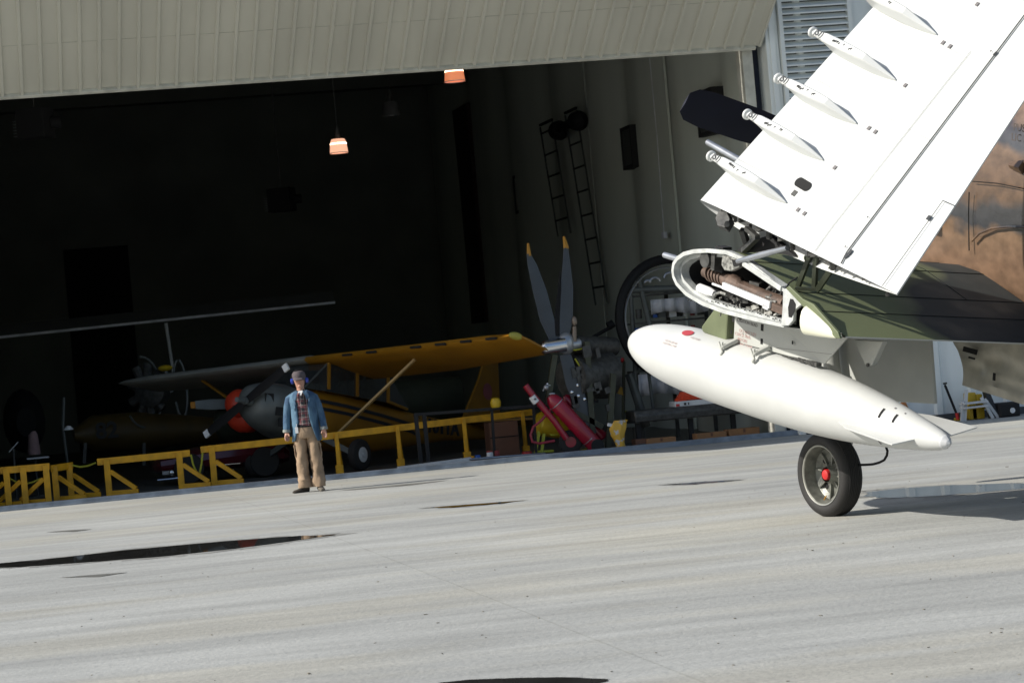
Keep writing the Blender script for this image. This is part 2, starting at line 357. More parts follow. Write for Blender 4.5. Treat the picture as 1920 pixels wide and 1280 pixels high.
for i, y in enumerate(bays[2:5:2]):
    b = MB(); b.bar((WX+.09, y+.05, 0), (WX+.09, y+.05, RZ-.01), .05, .12, (0, 1, 0)); hp(b, 'column', M['wallin'], smooth=False)
b = MB()
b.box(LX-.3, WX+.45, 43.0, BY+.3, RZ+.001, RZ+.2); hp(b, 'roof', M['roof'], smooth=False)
for y in (48.2, 53.4, 58.6, 63.8, 69.0):
    b = MB(); b.box(LX, WX, y, y+.22, RZ-.6, RZ-.01); b.box(LX, WX, y-.06, y+.28, RZ-.66, RZ-.601); hp(b, 'roof_beam', M['roof'], smooth=False)
# exterior front wall right of the opening: corrugated siding with louvre
b = MB()
def siding(mb, x0, x1, z0, z1, y, pitch=.305, dep=.035):
    x = x0; pts = []
    while x < x1-.01:
        e = min(x+pitch, x1)
        pts += [(x, y), (x+(e-x)*.70, y), (x+(e-x)*.77, y-dep), (x+(e-x)*.93, y-dep)]; x = e
    pts.append((x1, y)); mb.loft([[(px, py, z0) for px, py in pts], [(px, py, z1) for px, py in pts]], closed=False, caps=False)
siding(b, 13.62, 14.06, .05, 10.5, 42.62, .44, .03); siding(b, 15.36, 26, .05, 10.5, 42.62, .62, .05)
siding(b, 14.06, 15.36, .05, 4.05, 42.62, .65, .05)
b.box(13.62, 26, 42.70, 42.9, 0, 10.5)
hp(b, 'front_wall', M['wallext'], smooth=False)
b = MB(); b.box(13.5, 26, 42.50, 42.64, 0, .12); hp(b, 'base_trim', mat('base_trim', (.08, .085, .09), .7), smooth=False)
b = MB(); b.box(LX-.3, WX, 43.35, 43.5, 9.0, 10.5); b.box(LX-1.5, LX-.02, 42.7, 42.9, 0, 10.5); hp(b, 'front_wall', M['wallext'], smooth=False)
b = MB(); b.box(13.06, 13.24, 42.86, 43.25, 0, 10.4); hp(b, 'door_jamb', M['rail'], smooth=False, bevel=.01)
b = MB(); b.box(13.241, 13.40, 43.1, 43.3, 0, 10.4); hp(b, 'jamb_gap', mat('navy_seal', (.02, .025, .05), .6), smooth=False)
b = MB(); b.box(13.401, 13.62, 42.58, 43.3, 0, 10.4); b.box(13.46, 13.56, 42.55, 42.579, 0, 10.4); hp(b, 'corner_trim', M['wallext'], smooth=False, bevel=.01)
# louvres
def louvre(x0, x1, z0, z1):
    b = MB(); y = 42.5
    for xa in (x0, x1-.07): b.box(xa, xa+.07, y, y+.12, z0, z1)
    b.box(x0+.0705, x1-.0705, y+.002, y+.12, z0, z0+.07); b.box(x0+.0705, x1-.0705, y+.002, y+.12, z1-.07, z1)
    f = hp(b, 'louvre_frame', M['wallext'], smooth=False)
    b = MB(); z = z0+.10
    while z < z1-.09:
        b.prism([(x0+.072, y+.10, z+.085), (x0+.072, y+.11, z+.085), (x0+.072, y+.015, z+.012), (x0+.072, y+.005, z+.012), (x0+.072, y+.005, z-.012), (x0+.072, y+.012, z-.012)], (x1-x0-.144, 0, 0)); z += .108
    b.v = [(p[0], p[1], p[2]) for p in b.v]
    q = hp(b, 'slats', M['wallext'], smooth=False, parent=f)
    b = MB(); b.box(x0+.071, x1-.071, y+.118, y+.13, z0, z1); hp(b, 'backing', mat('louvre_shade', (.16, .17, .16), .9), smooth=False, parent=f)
pa = at(1462, 120, 42.5)
louvre(pa.x+.05, pa.x+1.33, 5.82, 9.2); louvre(pa.x+.05, pa.x+1.33, 4.1, 5.80)
# bifold door: lower leaf hangs outwards from its foot at the jamb line
du = V((0, -.86, .51)).normalized(); LL = 2.9; dn = V((0, -du.z, du.y)).normalized()  # outer normal faces down/out
def leaf(o, d, n, L, x0, x1, name):
    b = MB(); pts = []; x = x0; p = .3035
    while x < x1-.01:
        pts += [(x, 0), (x+p*.76, 0), (x+p*.80, .045), (x+p*.93, .045)]; x += p
    pts.append((x1, 0))
    A = V(o); b.loft([[A+V((px, 0, 0))+d*t+n*h for px, h in pts] for t in (.03, L*.33, L*.66, L)], closed=False, caps=False)
    b.prism([A+V((x0, 0, 0))-n*.05+d*.03, A+V((x0, 0, 0))-n*.15+d*.03, A+V((x0, 0, 0))-n*.15+d*L, A+V((x0, 0, 0))-n*.05+d*L], (x1-x0, 0, 0))
    return hp(b, name, M['cream'], smooth=False)
nn = V((0, -.51, -.86)).normalized()
lf = leaf((0, DY, DZ), du, nn, LL, LX, RX0+.16, 'door_leaf')
b = MB(); b.obox(V(((LX+RX0+.2)/2, DY, DZ)), V(((RX0+.2-LX)/2, 0, 0)), du*.035, nn*.06)
hp(b, 'bottom_rail', M['rail'], smooth=False, bevel=.006, parent=lf)
b = MB()
for t in (1.25,):
    b.obox(V(((LX+RX0)/2, DY, DZ))+du*t+nn*.001, V(((RX0+.14-LX)/2, 0, 0)), du*.004, nn*.004)
hp(b, 'panel_seam', mat('seam', (.50, .49, .42), .7), smooth=False, parent=lf)
b = MB(); hx = V((0, DY, DZ))+du*(LL+.02)
b.prism([hx+V((LX, 0, 0)), hx+V((LX, 0, .12)), V((LX, 42.95, 11.4)), V((LX, 42.95, 11.28))], (RX0-LX, 0, 0)); hp(b, 'upper_door_leaf', M['cream'], smooth=False)
# interior windows and wall fittings on the right wall
def wallwin(p0, p1, name='window'):
    a = atx(*p0, WX-.02); c = atx(*p1, WX-.02); y0, y1 = sorted((a.y, c.y)); z0, z1 = sorted((a.z, c.z))
    b = MB(); 
    for ya, yb, za, zb in ((y0-.07, y0, z0-.07, z1+.07), (y1, y1+.07, z0-.07, z1+.07), (y0, y1, z0-.07, z0), (y0, y1, z1, z1+.07)): b.box(WX-.16, WX+.1, ya, yb, za, zb)
    f = hp(b, name, M['blackm'], smooth=False); b = MB(); b.box(WX-.13, WX+.02, y0, y1, z0, z1); hp(b, 'pane', M['gtube'], smooth=False, parent=f)
wallwin((1192, 240), (1182, 312)); wallwin((1345, 170), (1325, 250)); wallwin((985, 330), (978, 395))
b = MB(); a = atx(795, 200, WX-.02); c = atx(858, 580, WX-.02); b.box(WX-.05, WX+.1, 69.2, 72.2, 2.6, 8.4); hp(b, 'side_door', mat('dark_red_door', (.035, .015, .013), .8), smooth=False)
b = MB(); b.tube([atx(1218, 110, WX-.1), atx(1232, 260, WX-.12), atx(1245, 436, WX-.12)], .008, 6); hp(b, 'pull_cord', M['tarp'])
b = MB(); q = atx(1246, 441, WX-.1); b.box(q.x-.04, q.x+.03, q.y-.09, q.y+.09, q.z-.06, q.z+.06); hp(b, 'switch_box', M['tarp'], smooth=False)
b = MB(); q = at(190, 590, 75.9); b.box(q.x-.9, q.x+.9, 75.9, 75.999, 0, q.z+1.9); hp(b, 'back_door', M['hole'], smooth=False)
# ------------------------------------------------------------------ carrier aircraft with folded wing
TH = R(60); HD = -rth*math.cos(TH)+fwh*math.sin(TH); LP = -rth*math.sin(TH)-fwh*math.cos(TH)
OO = G(1553, 968); PB = R(12.8)
FB = HD*math.cos(PB)+UP*math.sin(PB); UB = -HD*math.sin(PB)+UP*math.cos(PB)
MBODY = Matrix((FB, LP, UB)).transposed().to_4x4(); MBODY.translation = OO
MINV = MBODY.inverted()
ac = empty('attack_aircraft', OO, 0, 'camouflaged propeller attack aircraft with white underside taxiing with its wing folded up', 'airplane', M=MBODY)
def bp(x, y, l):
    return MINV @ onp(x, y, OO+LP*l, LP)
def Wn(x, y, n, P0, NB):  # wing-plane point
    wn = (MBODY.to_3x3() @ NB).normalized(); return MINV @ onp(x, y, MBODY @ (P0+NB*n), wn)
DIH = .105
def dz(l): return -(1.3-l)*DIH
up_ = [(.86, 2.33), (.845, 2.40), (.79, 2.46), (.683, 2.52), (.52, 2.57), (.30, 2.61), (.0, 2.64), (-.30, 2.615), (-.60, 2.53), (-.93, 2.43), (-1.3, 2.32), (-1.80, 2.172)]
lo_ = [(-1.80, 2.160), (-1.4, 2.135), (-1.0, 2.11), (-.5, 2.09), (0, 2.078), (.346, 2.095), (.614, 2.14), (.78, 2.21), (.84, 2.27)]
# inner wing skin
b = MB(); full = up_+lo_
b.loft([[(f, l, u+dz(l)) for f, u in up_] for l in (1.30, .6, 0, -.7, -1.45)], closed=False, caps=False)
b.m = 1; b.loft([[(f, l, u+dz(l)) for f, u in lo_+[up_[0]]] for l in (1.30, .6, 0, -.7, -1.45)], closed=False, caps=False)
b.loft([[(-1.80, l, u+dz(l)) for u in (2.16, 2.172)] for l in (1.30, -1.45)], closed=False, caps=False)
iw = b.build('inner_wing', [M['camo_shade'], M['greyunder']], ac, ang=30)
# panel lines on the upper surface
b = MB()
def uat(f):
    for (f0, u0), (f1, u1) in zip(up_, up_[1:]):
        if f1 <= f <= f0: return u0+(u1-u0)*(f0-f)/(f0-f1)
    return up_[-1][1]
for f in (.3, -.35, -.95, -1.32): b.bar((f, 1.28, uat(f)+.002+dz(1.28)), (f, -1.44, uat(f)+.002+dz(-1.44)), .012, .004)
for l in (-.75,):
    fs = [.5, .3, 0, -.3, -.6, -.95]; b.tube([(f, l, uat(f)+dz(l)+.001) for f in fs], .004, 5)
b.build('panel_line', M['hole'], iw)
# rib flange ring at the fold
def ring(off0, off1, l0, l1, m, name, cut=-.93, par=iw):
    up2 = [p for p in up_ if p[0] > cut]+[(cut, uat(cut))]; lo2 = [(cut, 2.108)]+[p for p in lo_ if p[0] > cut]
    o = [V((f, u)) for f, u in up2+lo2]; c = V((sum(p.x for p in o)/len(o), sum(p.y for p in o)/len(o)))
    def ins(d):
        res = []; n = len(o)
        for i in range(n):
            a, q, e = o[i-1], o[i], o[(i+1) % n]; t = (e-a).normalized(); nn_ = V((-t.y, t.x))
            if nn_.dot(c-q) < 0: nn_ = -nn_
            res.append(q+nn_*d)
        return res
    A = ins(off0); B2 = ins(off1); b = MB(); n = len(A)
    b.loft([[(p.x, l0, p.y+dz(l0)) for p in A], [(p.x, l0, p.y+dz(l0)) for p in B2], [(p.x, l1, p.y+dz(l1)) for p in B2], [(p.x, l1, p.y+dz(l1)) for p in A]], caps=False, ring=True)
    return b.build(name, m, par, ang=40)
ring(-.012, .026, 1.325, 1.26, M['rib'], 'fold_rib')
ring(.022, .058, 1.258, 1.17, M['rib'], 'rib_flange'); ring(.018, .05, 1.165, .82, M['blackm'], 'cavity_shade')  # black inner ring added to deepen the shade inside the fold cavity
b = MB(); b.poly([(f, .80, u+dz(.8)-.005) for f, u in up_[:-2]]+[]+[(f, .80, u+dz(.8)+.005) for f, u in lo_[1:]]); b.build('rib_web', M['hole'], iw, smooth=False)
# rivets round the rib
b = MB()
for i in range(26):
    t = i/25; x = 1290+t*180; y = 566+t*42-8*math.sin(math.pi*t)
    b.ball(bp(x+random.uniform(-2, 2), y-4+random.uniform(-2, 2), 1.27), .008, 6)
tag(b.build('rivets', M['dkmetal'], iw), kind='stuff')
# aft rib post with oval hole, green closing strip, white cone fairing
def bprism(px, l, dl, name, m, par=iw, smooth=False, bevel=0):
    b = MB(); b.prism([bp(x, y, l) for x, y in px], (0, dl, 0)); return b.build(name, m, par, smooth=smooth, bevel=bevel)
bprism([(1474, 542), (1482, 540), (1507, 563), (1512, 568), (1494, 582), (1493, 600), (1484, 610), (1470, 610), (1473, 578)], 1.30, .035, 'rib_post', M['rib'], bevel=.006)
bprism([(1482, 560), (1487, 561), (1492, 570), (1491, 582), (1484, 595), (1479, 594), (1478, 576)], 1.337, .003, 'oval_hole', M['hole'])
bprism([(1478, 540), (1484, 535), (1510, 560), (1530, 570), (1576, 622), (1580, 634), (1572, 634), (1530, 588), (1512, 576)], 1.338, .03, 'closing_strip', M['green'], bevel=.006)
b = MB(); secs = []
A0 = bp(1512, 600, 1.36); A1 = bp(1578, 631, 1.34)
for k in range(9):
    t = k/8; c = A0.lerp(A1, t); r = .118*(1-t)**.8+.012
    secs.append([c+V((0, .55*r*math.sin(q), 0))+V((.18*r*math.cos(q)*0, 0, r*math.cos(q))) for q in [2*math.pi*j/20 for j in range(20)]])
b.loft(secs); b.build('tip_fairing', mat('ivory_fairing', (.78, .78, .62), .35, var=.06), iw, ang=60)
# mechanism inside the fold
mech = MB()
def clutter(mb, n, xr, yr, lr, sr, seed):
    rr = random.Random(seed)
    for i in range(n):
        p = bp(rr.uniform(*xr), rr.uniform(*yr), rr.uniform(*lr)); s_ = rr.uniform(*sr)
        if rr.random() < .55:
            a = V((rr.uniform(.5, 1), rr.uniform(-.5, .5), rr.uniform(-.5, .3))).normalized(); c = a.cross(V((0, 1, 0))).normalized(); mb.obox(p, a*s_, c*s_*.5, a.cross(c)*s_*.5)
        else: mb.cyl(p, p+V((rr.uniform(-1, 1), .4, rr.uniform(-1, 1))).normalized()*s_*2, s_*.35, n=8)
def tubep(name, pts, r, m, l=1.2, n=12, par=iw):
    b = MB(); b.tube([bp(*p, l if len(p) < 3 else l) for p in pts], r, n); return b.build(name, m, par)
b = MB(); b.tube([bp(1322, 510, 1.15), bp(1345, 518, 1.15), bp(1372, 530, 1.15)], [.05, .062, .07], 14)
for k in range(5):
    c = bp(1334+k*6, 514+k*2.6, 1.15); b.tube([c-V((.008, 0, -.003)), c+V((.008, 0, -.003))], .078, 14)
b.tube([bp(1372, 530, 1.15), bp(1385, 536, 1.15), bp(1392, 541, 1.15)], [.085, .08, .05], 12)
b.tube([bp(1392, 540, 1.15), bp(1432, 556, 1.15), bp(1474, 572, 1.15)], [.07, .07, .075], 8)
b.bar(bp(1388, 546, 1.2), bp(1472, 582, 1.2), .05, .07); b.bar(bp(1440, 570, 1.24), bp(1472, 583, 1.24), .05, .07)
b.build('fold_actuator', M['rust'], iw, ang=45)
b = MB(); b.bar(bp(1356, 535, 1.27), bp(1445, 572, 1.27), .03, .065); b.bar(bp(1432, 573, 1.27), bp(1442, 578, 1.27), .03, .04); b.tube([bp(1336, 532, 1.25), bp(1358, 540, 1.25)], .012)
b.build('latch_bar', M['whitep'], iw, bevel=.004)
b = MB(); b.tube([bp(1312, 540, 1.2), bp(1330, 547, 1.2), bp(1340, 551, 1.2)], [.045, .045, .03], 12); b.build('white_bottle', M['label'], iw)
b = MB(); b.tube([bp(1338, 560, 1.24), bp(1341, 552, 1.24), bp(1350, 548, 1.24), bp(1362, 552, 1.24)], .014, 8)
clutter(b, 46, (1345, 1468), (556, 590), (1.05, 1.22), (.018, .045), 3); b.split('bracket', M['brk'], iw, ang=30)
b = MB(); clutter(b, 40, (1360, 1468), (528, 565), (.95, 1.15), (.02, .06), 5); clutter(b, 14, (1395, 1475), (568, 598), (.95, 1.1), (.02, .05), 6)
b.split('linkage', M['dkmetal'], iw, ang=30)
# hinge lugs on the top edge
b = MB(); c = bp(1334, 486, 1.22); b.cyl(c, c+V((0, .08, 0)), .075, n=18); b.obox(bp(1343, 486, 1.24), (.03, 0, 0), (0, .04, 0), (0, 0, .1)); b.build('hinge_lug', M['dkmetal'], iw)
b = MB(); b.prism([bp(x, y, 1.24) for x, y in ((1364, 478), (1372, 476), (1398, 488), (1396, 500), (1380, 508), (1368, 506), (1362, 496))], (0, .06, 0)); b.build('hinge_lug', M['brk'], iw, bevel=.008)
b = MB(); b.prism([bp(x, y, 1.305) for x, y in ((1372, 486), (1386, 489), (1388, 497), (1376, 500))], (0, .003, 0)); b.build('lug_opening', M['hole'], iw)
b = MB(); b.obox(bp(1356, 486, 1.15), (.06, 0, 0), (0, .05, 0), (0, 0, .12)); b.build('hinge_block', M['blackm'], iw)
b = MB(); b.bar(bp(1400, 493, 1.29), bp(1472, 541, 1.29), .1, .05); b.build('rib_cap', M['rib'], iw, bevel=.006)
b = MB(); b.tube([bp(1383, 490, 1.33), bp(1430, 477, 1.36), bp(1476, 465, 1.4)], [.022, .03, .022], 12); b.build('jury_strut', M['steel'], iw)
b = MB(); b.tube([bp(1474, 540, 1.3), bp(1480, 530, 1.3), bp(1495, 520, 1.3)], .008, 6); b.build('cable', M['black'], iw)
for pts, wd, m_ in ((((1519, 478), (1494, 543)), .045, M['dkgreen']), (((1530, 478), (1527, 543)), .05, M['dkgreen']), (((1566, 494), (1533, 543)), .05, M['dkgreen']), (((1508, 484), (1532, 484)), .05, M['dkgreen']), (((1492, 541), (1534, 542)), .03, M['dkgreen'])):
    b = MB(); b.bar(bp(*pts[0], 1.2), bp(*pts[1], 1.1), .03, wd, (1, 0, 0)); b.build('fold_truss', m_, iw, smooth=False)
# cannon barrels on the leading edge
b = MB(); b.tube([bp(1246, 478, .3), bp(1290, 491, .3)], [.030, .034], 12); b.tube([bp(1280, 488, .3), bp(1340, 505, .3)], .045, 12); b.build('cannon_barrel', M['steel'], iw)

# ---------------- folded outer wing
PL = bp(1305, 370, 1.45); PT = bp(1681, 551, 1.45)
S1, S2 = .294, .009; TL = math.tan(R(40))
D1 = V((-S1, -TL, 1)); E1 = (PT-PL).normalized(); NB = (PT-PL).cross(D1).normalized()
if NB.y < 0: NB = -NB
D2 = V((S2, -(S2*NB.x+NB.z)/NB.y, 1))
TE_ = 3.0
def Q(a, t, n=0): return (PL+D1*t)*(1-a)+(PT+D2*t)*a+NB*n
def wq(x, y, n=0): return Wn(x, y, n, PL, NB)
secs = []
prof = [(0, -.10), (.004, -.05), (.02, -.015), (.05, 0), (.12, .012), (.3, .02), (.55, .015), (.8, .006), (1, 0), (1, -.015), (.8, -.16), (.55, -.33), (.3, -.42), (.15, -.38), (.06, -.28), (.015, -.18)]
for t in (0, .75, 1.5, 2.25, TE_):
    sc_ = 1-.45*t/TE_; secs.append([Q(a, t, n*sc_ if n < 0 else n) for a, n in prof])
b = MB(); b.loft(secs, caps=False)
secs2 = secs[-1]; b.add(secs2, [tuple(range(len(secs2)))])
ow = b.build('outer_wing', [M['white']], ac, ang=40); tag(ow, 'white outer wing panel folded up, underside towards the viewer')
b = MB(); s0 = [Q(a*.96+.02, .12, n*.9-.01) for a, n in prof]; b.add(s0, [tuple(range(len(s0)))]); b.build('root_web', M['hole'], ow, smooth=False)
b = MB()
for a in (.12, .2, .30, .42, .50, .62, .75, .88):
    b.tube([Q(a, .02, -.03), Q(a+.01, .06, -.16), Q(a, .02, -.25)], random.uniform(.012, .03), 8)
rr = random.Random(9)
for i in range(46):
    a = rr.uniform(.1, .9); p = Q(a, rr.uniform(.02, .08), -rr.uniform(.06, .26)*(1-a*.7)); s_ = rr.uniform(.012, .04); b.obox(p, V((1, .2, -.3)).normalized()*s_, V((.2, 1, 0)).normalized()*s_*.6, V((0, 0, 1))*s_*.6)
b.split('root_fitting', M['dkmetal'], ow, ang=30)
b = MB(); b.prism([wq(x, y, -.12) for x, y in ((1357, 404), (1372, 406), (1378, 420), (1368, 436), (1354, 432), (1350, 418))], NB*.08); b.cyl(wq(1363, 420, -.03), wq(1363, 420, -.0), .03, n=12)
b.build('fold_hinge', M['dkmetal'], ow, bevel=.006)
b = MB(); b.bar(wq(1392, 430, -.2), bp(1403, 466, 1.2), .05, .05); b.bar(wq(1400, 428, -.2), wq(1420, 445, -.2), .05, .04); b.bar(wq(1420, 445, -.2), bp(1394, 470, 1.2), .05, .04)
b.build('fold_link', M['dkmetal'], ow, smooth=False)
b = MB(); b.prism([bp(x, y, 1.12) for x, y in ((1388, 474), (1396, 462), (1416, 452), (1450, 440), (1500, 480), (1440, 470), (1402, 474))], (0, .05, 0)); b.build('fold_bracket', M['blackm'], iw)
# panel lines, aileron
def wline(name, px, wd, m=M['hole'], n=.0215, par=ow):
    b = MB()
    for (p, q) in zip(px, px[1:]):
        A, B2 = wq(*p, n), wq(*q, n); d = (B2-A).normalized(); sd = d.cross(NB); b.obox((A+B2)/2, d*((B2-A).length/2), sd*wd/2, NB*.002)
    return b.build(name, m, par, smooth=False)
ink = mat('thin_line', (.45, .46, .44), .6)
dk = mat('gap_line', (.03, .035, .04), .7)
wline('aileron_gap', [(1577, 494), (1588, 472), (1921, 28), (1990, -66)], .014, dk)
wline('tab_gap', [(1654, 536), (1768, 376)], .005, dk); wline('tab_gap', [(1768, 376), (1791, 386)], .006, dk)
wline('panel_line', [(1528, 470), (1560, 425), (1820, 96)], .004, ink)
for q0, q1 in (((1372, 292), (1600, 412)), ((1530, 149), (1742, 262)), ((1645, 20), (1815, 110))): wline('panel_line', [q0, q1], .003, ink)
wline('hinge_cutout', [(1583, 482), (1590, 477), (1597, 468)], .035, dk, .023)
wline('hinge_cutout', [(1738, 412), (1744, 404)], .035, dk); wline('hinge_cutout', [(1863, 104), (1869, 98)], .03, dk)
b = MB(); c0 = wq(1498, 341, .024); c1 = wq(1513, 350, .024); d = (c1-c0).normalized(); sd = d.cross(NB); pts = []
for k in range(9): q = math.pi/2+math.pi*k/8; pts.append(c0+d*math.cos(q)*.048+sd*math.sin(q)*.048)
for k in range(9): q = -math.pi/2+math.pi*k/8; pts.append(c1+d*math.cos(q)*.048+sd*math.sin(q)*.048)
b.prism(pts, NB*.002); b.build('ejection_slot', M['hole'], ow, smooth=False)
b = MB(); c = wq(1489, 362, .024); b.obox(c, d*.028, sd*.028, NB*.001); b.build('access_hole', M['dkmetal'], ow, smooth=False)
b = MB()
for x, y in ((1496, 393), (1508, 400), (1565, 314), (1629, 240), (1641, 247), (1697, 160), (1768, 80), (1781, 87), (1832, 8)):
    c = wq(x, y, .024); b.obox(c, d*.018, sd*.02, NB*.002)
b.split('shackle_recess', M['inkf'], ow, smooth=False)
b = MB()
for x, y in ((1627, 407), (1585, 462), (1858, 96)):
    c = wq(x, y, .024); b.cyl(c, c+NB*.002, .008, n=8)
b.split('drain_hole', M['hole'], ow, smooth=False)
# rocket launchers
CHD = (PT-PL).normalized(); SPD = NB.cross(CHD).normalized()
if SPD.z < 0: SPD = -SPD
racks = [((1340, 300), (1475, 381)), ((1408, 222), (1544, 301)), ((1466, 155), (1607, 233)), ((1530, 68), (1680, 151)), ((1600, -20), (1757, 66)), ((1675, -105), (1830, -20))]
WH = 16; 
for i, (n0, t0) in enumerate(racks):
    A = wq(*n0, .10); Z = wq(*t0, .021); base = A-NB*.10; d = (Z-base).normalized(); L = (Z-base).length; sd = SPD
    def P(c, n, w_): return base+d*c*L+NB*n+sd*w_
    b = MB()
    secs = []
    for c, n0_, n1_, w_, wb in ((.05, .135, .200, .028, .024), (.16, .10, .205, .034, .030), (.20, -.02, .208, .042, .036), (.30, .0, .21, .044, .046), (.45, .0, .215, .044, .05), (.60, .0, .215, .042, .05), (.74, .0, .205, .036, .046), (.86, .0, .12, .022, .034), (.95, .0, .055, .012, .018), (1.0, .0, .022, .003, .004)):
        secs.append([P(c, n0_, wb), P(c, n1_*.92, w_*1.08), P(c, n1_, w_*.8), P(c, n1_, -w_*.8), P(c, n1_*.92, -w_*1.08), P(c, n0_, -wb)])
    b.loft(secs)
    lr = b.build('rocket_launcher', M['white'], ow, ang=25)
    b = MB(); c0 = P(.05, .165, 0); b.lathe([(.026, -.02), (.026, .03), (.046, .034), (.052, .042), (.052, .054), (.044, .06)], c0, -d, 18); b.build('nose_cap', M['white'], lr, ang=40)
    b = MB()
    for c, s_, w_ in ((.335, .02, .03), (.36, .014, .03), (.385, .012, .026), (.41, .008, .02), (.55, .008, .02), (.57, .01, .02), (.47, .006, .01)):
        q = P(c, .217, 0)-d*0+sd*random.uniform(-.012, .012); b.obox(q, d*s_*.5, sd*.010, NB*.0015)
        b.obox(q+d*.01+sd*.008, d*s_*.25, sd*.006, NB*.0016)
    b.split('placard_mark', M['ink'], lr, smooth=False)
    text('(S1)', .085, 'lettering', M['ink'], lr, frame(P(.13, .209, 0), d, -sd if (d.cross(-sd)).dot(NB) > 0 else sd), .001, .001)
b = MB(); b.tube([wq(1327, 267, -.1), wq(1400, 308, -.1)], [.028, .032], 12); b.build('cannon_barrel', M['steel'], ow)

# ---------------- pylon, tank
b = MB()
PYL = .72
PP = [(1378, 576, .07), (1460, 604, .07), (1592, 628, .012), (1545, 682, .012), (1480, 668, .07), (1375, 640, .07)]
np_ = [bp(x, y, PYL+d) for x, y, d in PP]; fp_ = [V((p.x, 2*PYL-p.y, p.z)) for p in np_]
b.add(np_+fp_, [(0, 1, 4, 5), (1, 2, 3, 4), (11, 10, 7, 6), (10, 9, 8, 7)]+[(i, i+6, (i+1) % 6+6, (i+1) % 6) for i in range(6)])
py = b.build('pylon', M['greyunder'], ac, smooth=False, bevel=.008)
b = MB(); q = [bp(x, y, PYL) for x, y in ((1376, 574), (1350, 577), (1324, 612), (1327, 622), (1372, 640))]
secs = []
b.loft([[V((p.x, PYL+.069, p.z)) for p in (q[0], q[4])], [V((p.x, PYL+.03, p.z)) for p in (q[1].lerp(q[0], .3), q[3].lerp(q[4], .2))], [V((p.x, PYL+.002, p.z)) for p in (q[1], q[2])], [V((p.x, PYL-.03, p.z)) for p in (q[1].lerp(q[0], .3), q[3].lerp(q[4], .2))], [V((p.x, PYL-.069, p.z)) for p in (q[0], q[4])]], closed=False)
b = MB(); b.prism([V((p.x, PYL+.066, p.z)) for p in q], (0, -.132, 0)); b.build('pylon_nose', M['green'], py, smooth=False, bevel=.02)
b = MB()
for x, y, s_ in ((1375, 598, .022), (1429, 614, .024), (1428, 640, .02), (1371, 622, .014), (1486, 642, .012)):
    c = bp(x, y, PYL+.072); b.obox(c, (s_*.8, 0, 0), (0, .002, 0), (0, 0, s_*1.3))
b.split('bolt_hole', M['hole'], py, smooth=False)
MT = lambda x, y, l: frame(bp(x, y, l), (-1, 0, 0), (0, 0, 1))
for k, (s_, x, y, m_) in enumerate((('CAUTION READ', 1401, 605, 'inkf'), ('DO NOT LIFT', 1402, 624, 'inkp'), ('CHECK PINS\nBEFORE\nLOADING TANK', 1392, 638, 'inkp'))):
    text(s_, .045, 'lettering', M[m_], py, MT(x, y, PYL+.0725), .0008)
b = MB(); A = bp(1440, 668, PYL+.073); B2 = bp(1545, 690, PYL+.073); b.bar(bp(1455, 652, PYL+.073), bp(1560, 664, PYL+.073), .002, .003); b.build('panel_line', M['inkf'], py)
# tank: axis parallel to the body
TF, TA = 2.417, -2.57; TU = 1.334; TR = .330; TLN = TF-TA
b = MB(); pr = []
shape = [(0, 0), (.004, .16), (.012, .30), (.03, .47), (.06, .645), (.10, .79), (.15, .90), (.21, .965), (.28, .995), (.36, 1.0), (.46, 1.0), (.55, .985), (.64, .93), (.72, .84), (.80, .71), (.87, .555), (.92, .425), (.955, .325), (.975, .25), (.988, .18), (.996, .09), (1, 0)]
def rad(t):
    for (a, r0), (c, r1) in zip(shape, shape[1:]):
        if a <= t <= c: return (r0+(r1-r0)*(t-a)/(c-a))*TR
    return 0
b.lathe([(r_*TR, t*TLN) for t, r_ in shape], (TF, PYL, TU), (-1, 0, 0), 64)
tk = b.build('drop_tank', [M['tank']], ac, ang=60); tag(tk, 'long white external fuel tank under the wing')
sm = tk.modifiers.new('smooth', 'SUBSURF'); sm.levels = 1; sm.render_levels = 1
def tpt(t, ang, off=.0):  # ang: 0=up, 90=outboard
    r_ = rad(t)+off; return V((TF-t*TLN, PYL+r_*math.sin(R(ang)), TU+r_*math.cos(R(ang))))
def tpatch(t0, t1, a0, a1, name, m, off=.004, n=8):
    b = MB(); b.loft([[tpt(t0+(t1-t0)*i/n, a0+(a1-a0)*j/n, off) for j in range(n+1)] for i in range(n+1)], closed=False, caps=False); return b.build(name, m, tk)
# filler cap: elliptic, near nose top
def disc(t, ang, rt, ra, name, m, off=.003):
    b = MB(); c = tpt(t, ang, off); pts = [tpt(t+rt*math.cos(q), ang+ra*math.sin(q), off) for q in [2*math.pi*k/28 for k in range(28)]]
    b.add([c]+pts, [(0, i+1, (i+1) % 28+1) for i in range(28)]); return b.build(name, m, tk)
disc(.235, 24, .017, 8, 'filler_cap', mat('cap_red', (.42, .05, .06), .5, var=.15), .006)
for t, a in ((.845, 50), (.878, 50)): tpatch(t, t+.0045, a-14, a+14, 'vent_slot', M['hole'])
for t, a in ((.845, 128), (.868, 128), (.862, 20), (.888, 20)): tpatch(t, t+.003, a-10 if a > 90 else a-3, a+12 if a > 90 else a+3, 'vent_slot', M['inkf'])
tpatch(.985, .9995, 0, 360, 'tail_cap', M['whitep'], .002, 16)
for (t, a, s_, txt, m_) in ((.275, 33, .030, 'FUEL FILLER', 'inkt'), (.215, 55, .030, 'DEFUEL BEFORE\nREMOVING TANK', 'inkt')):
    n = V((0, math.sin(R(a)), math.cos(R(a)))); text(txt, s_, 'lettering', M[m_], tk, frame(tpt(t, a, .008), (-1, 0, 0), V((0, -math.cos(R(a)), math.sin(R(a))))), .0008)
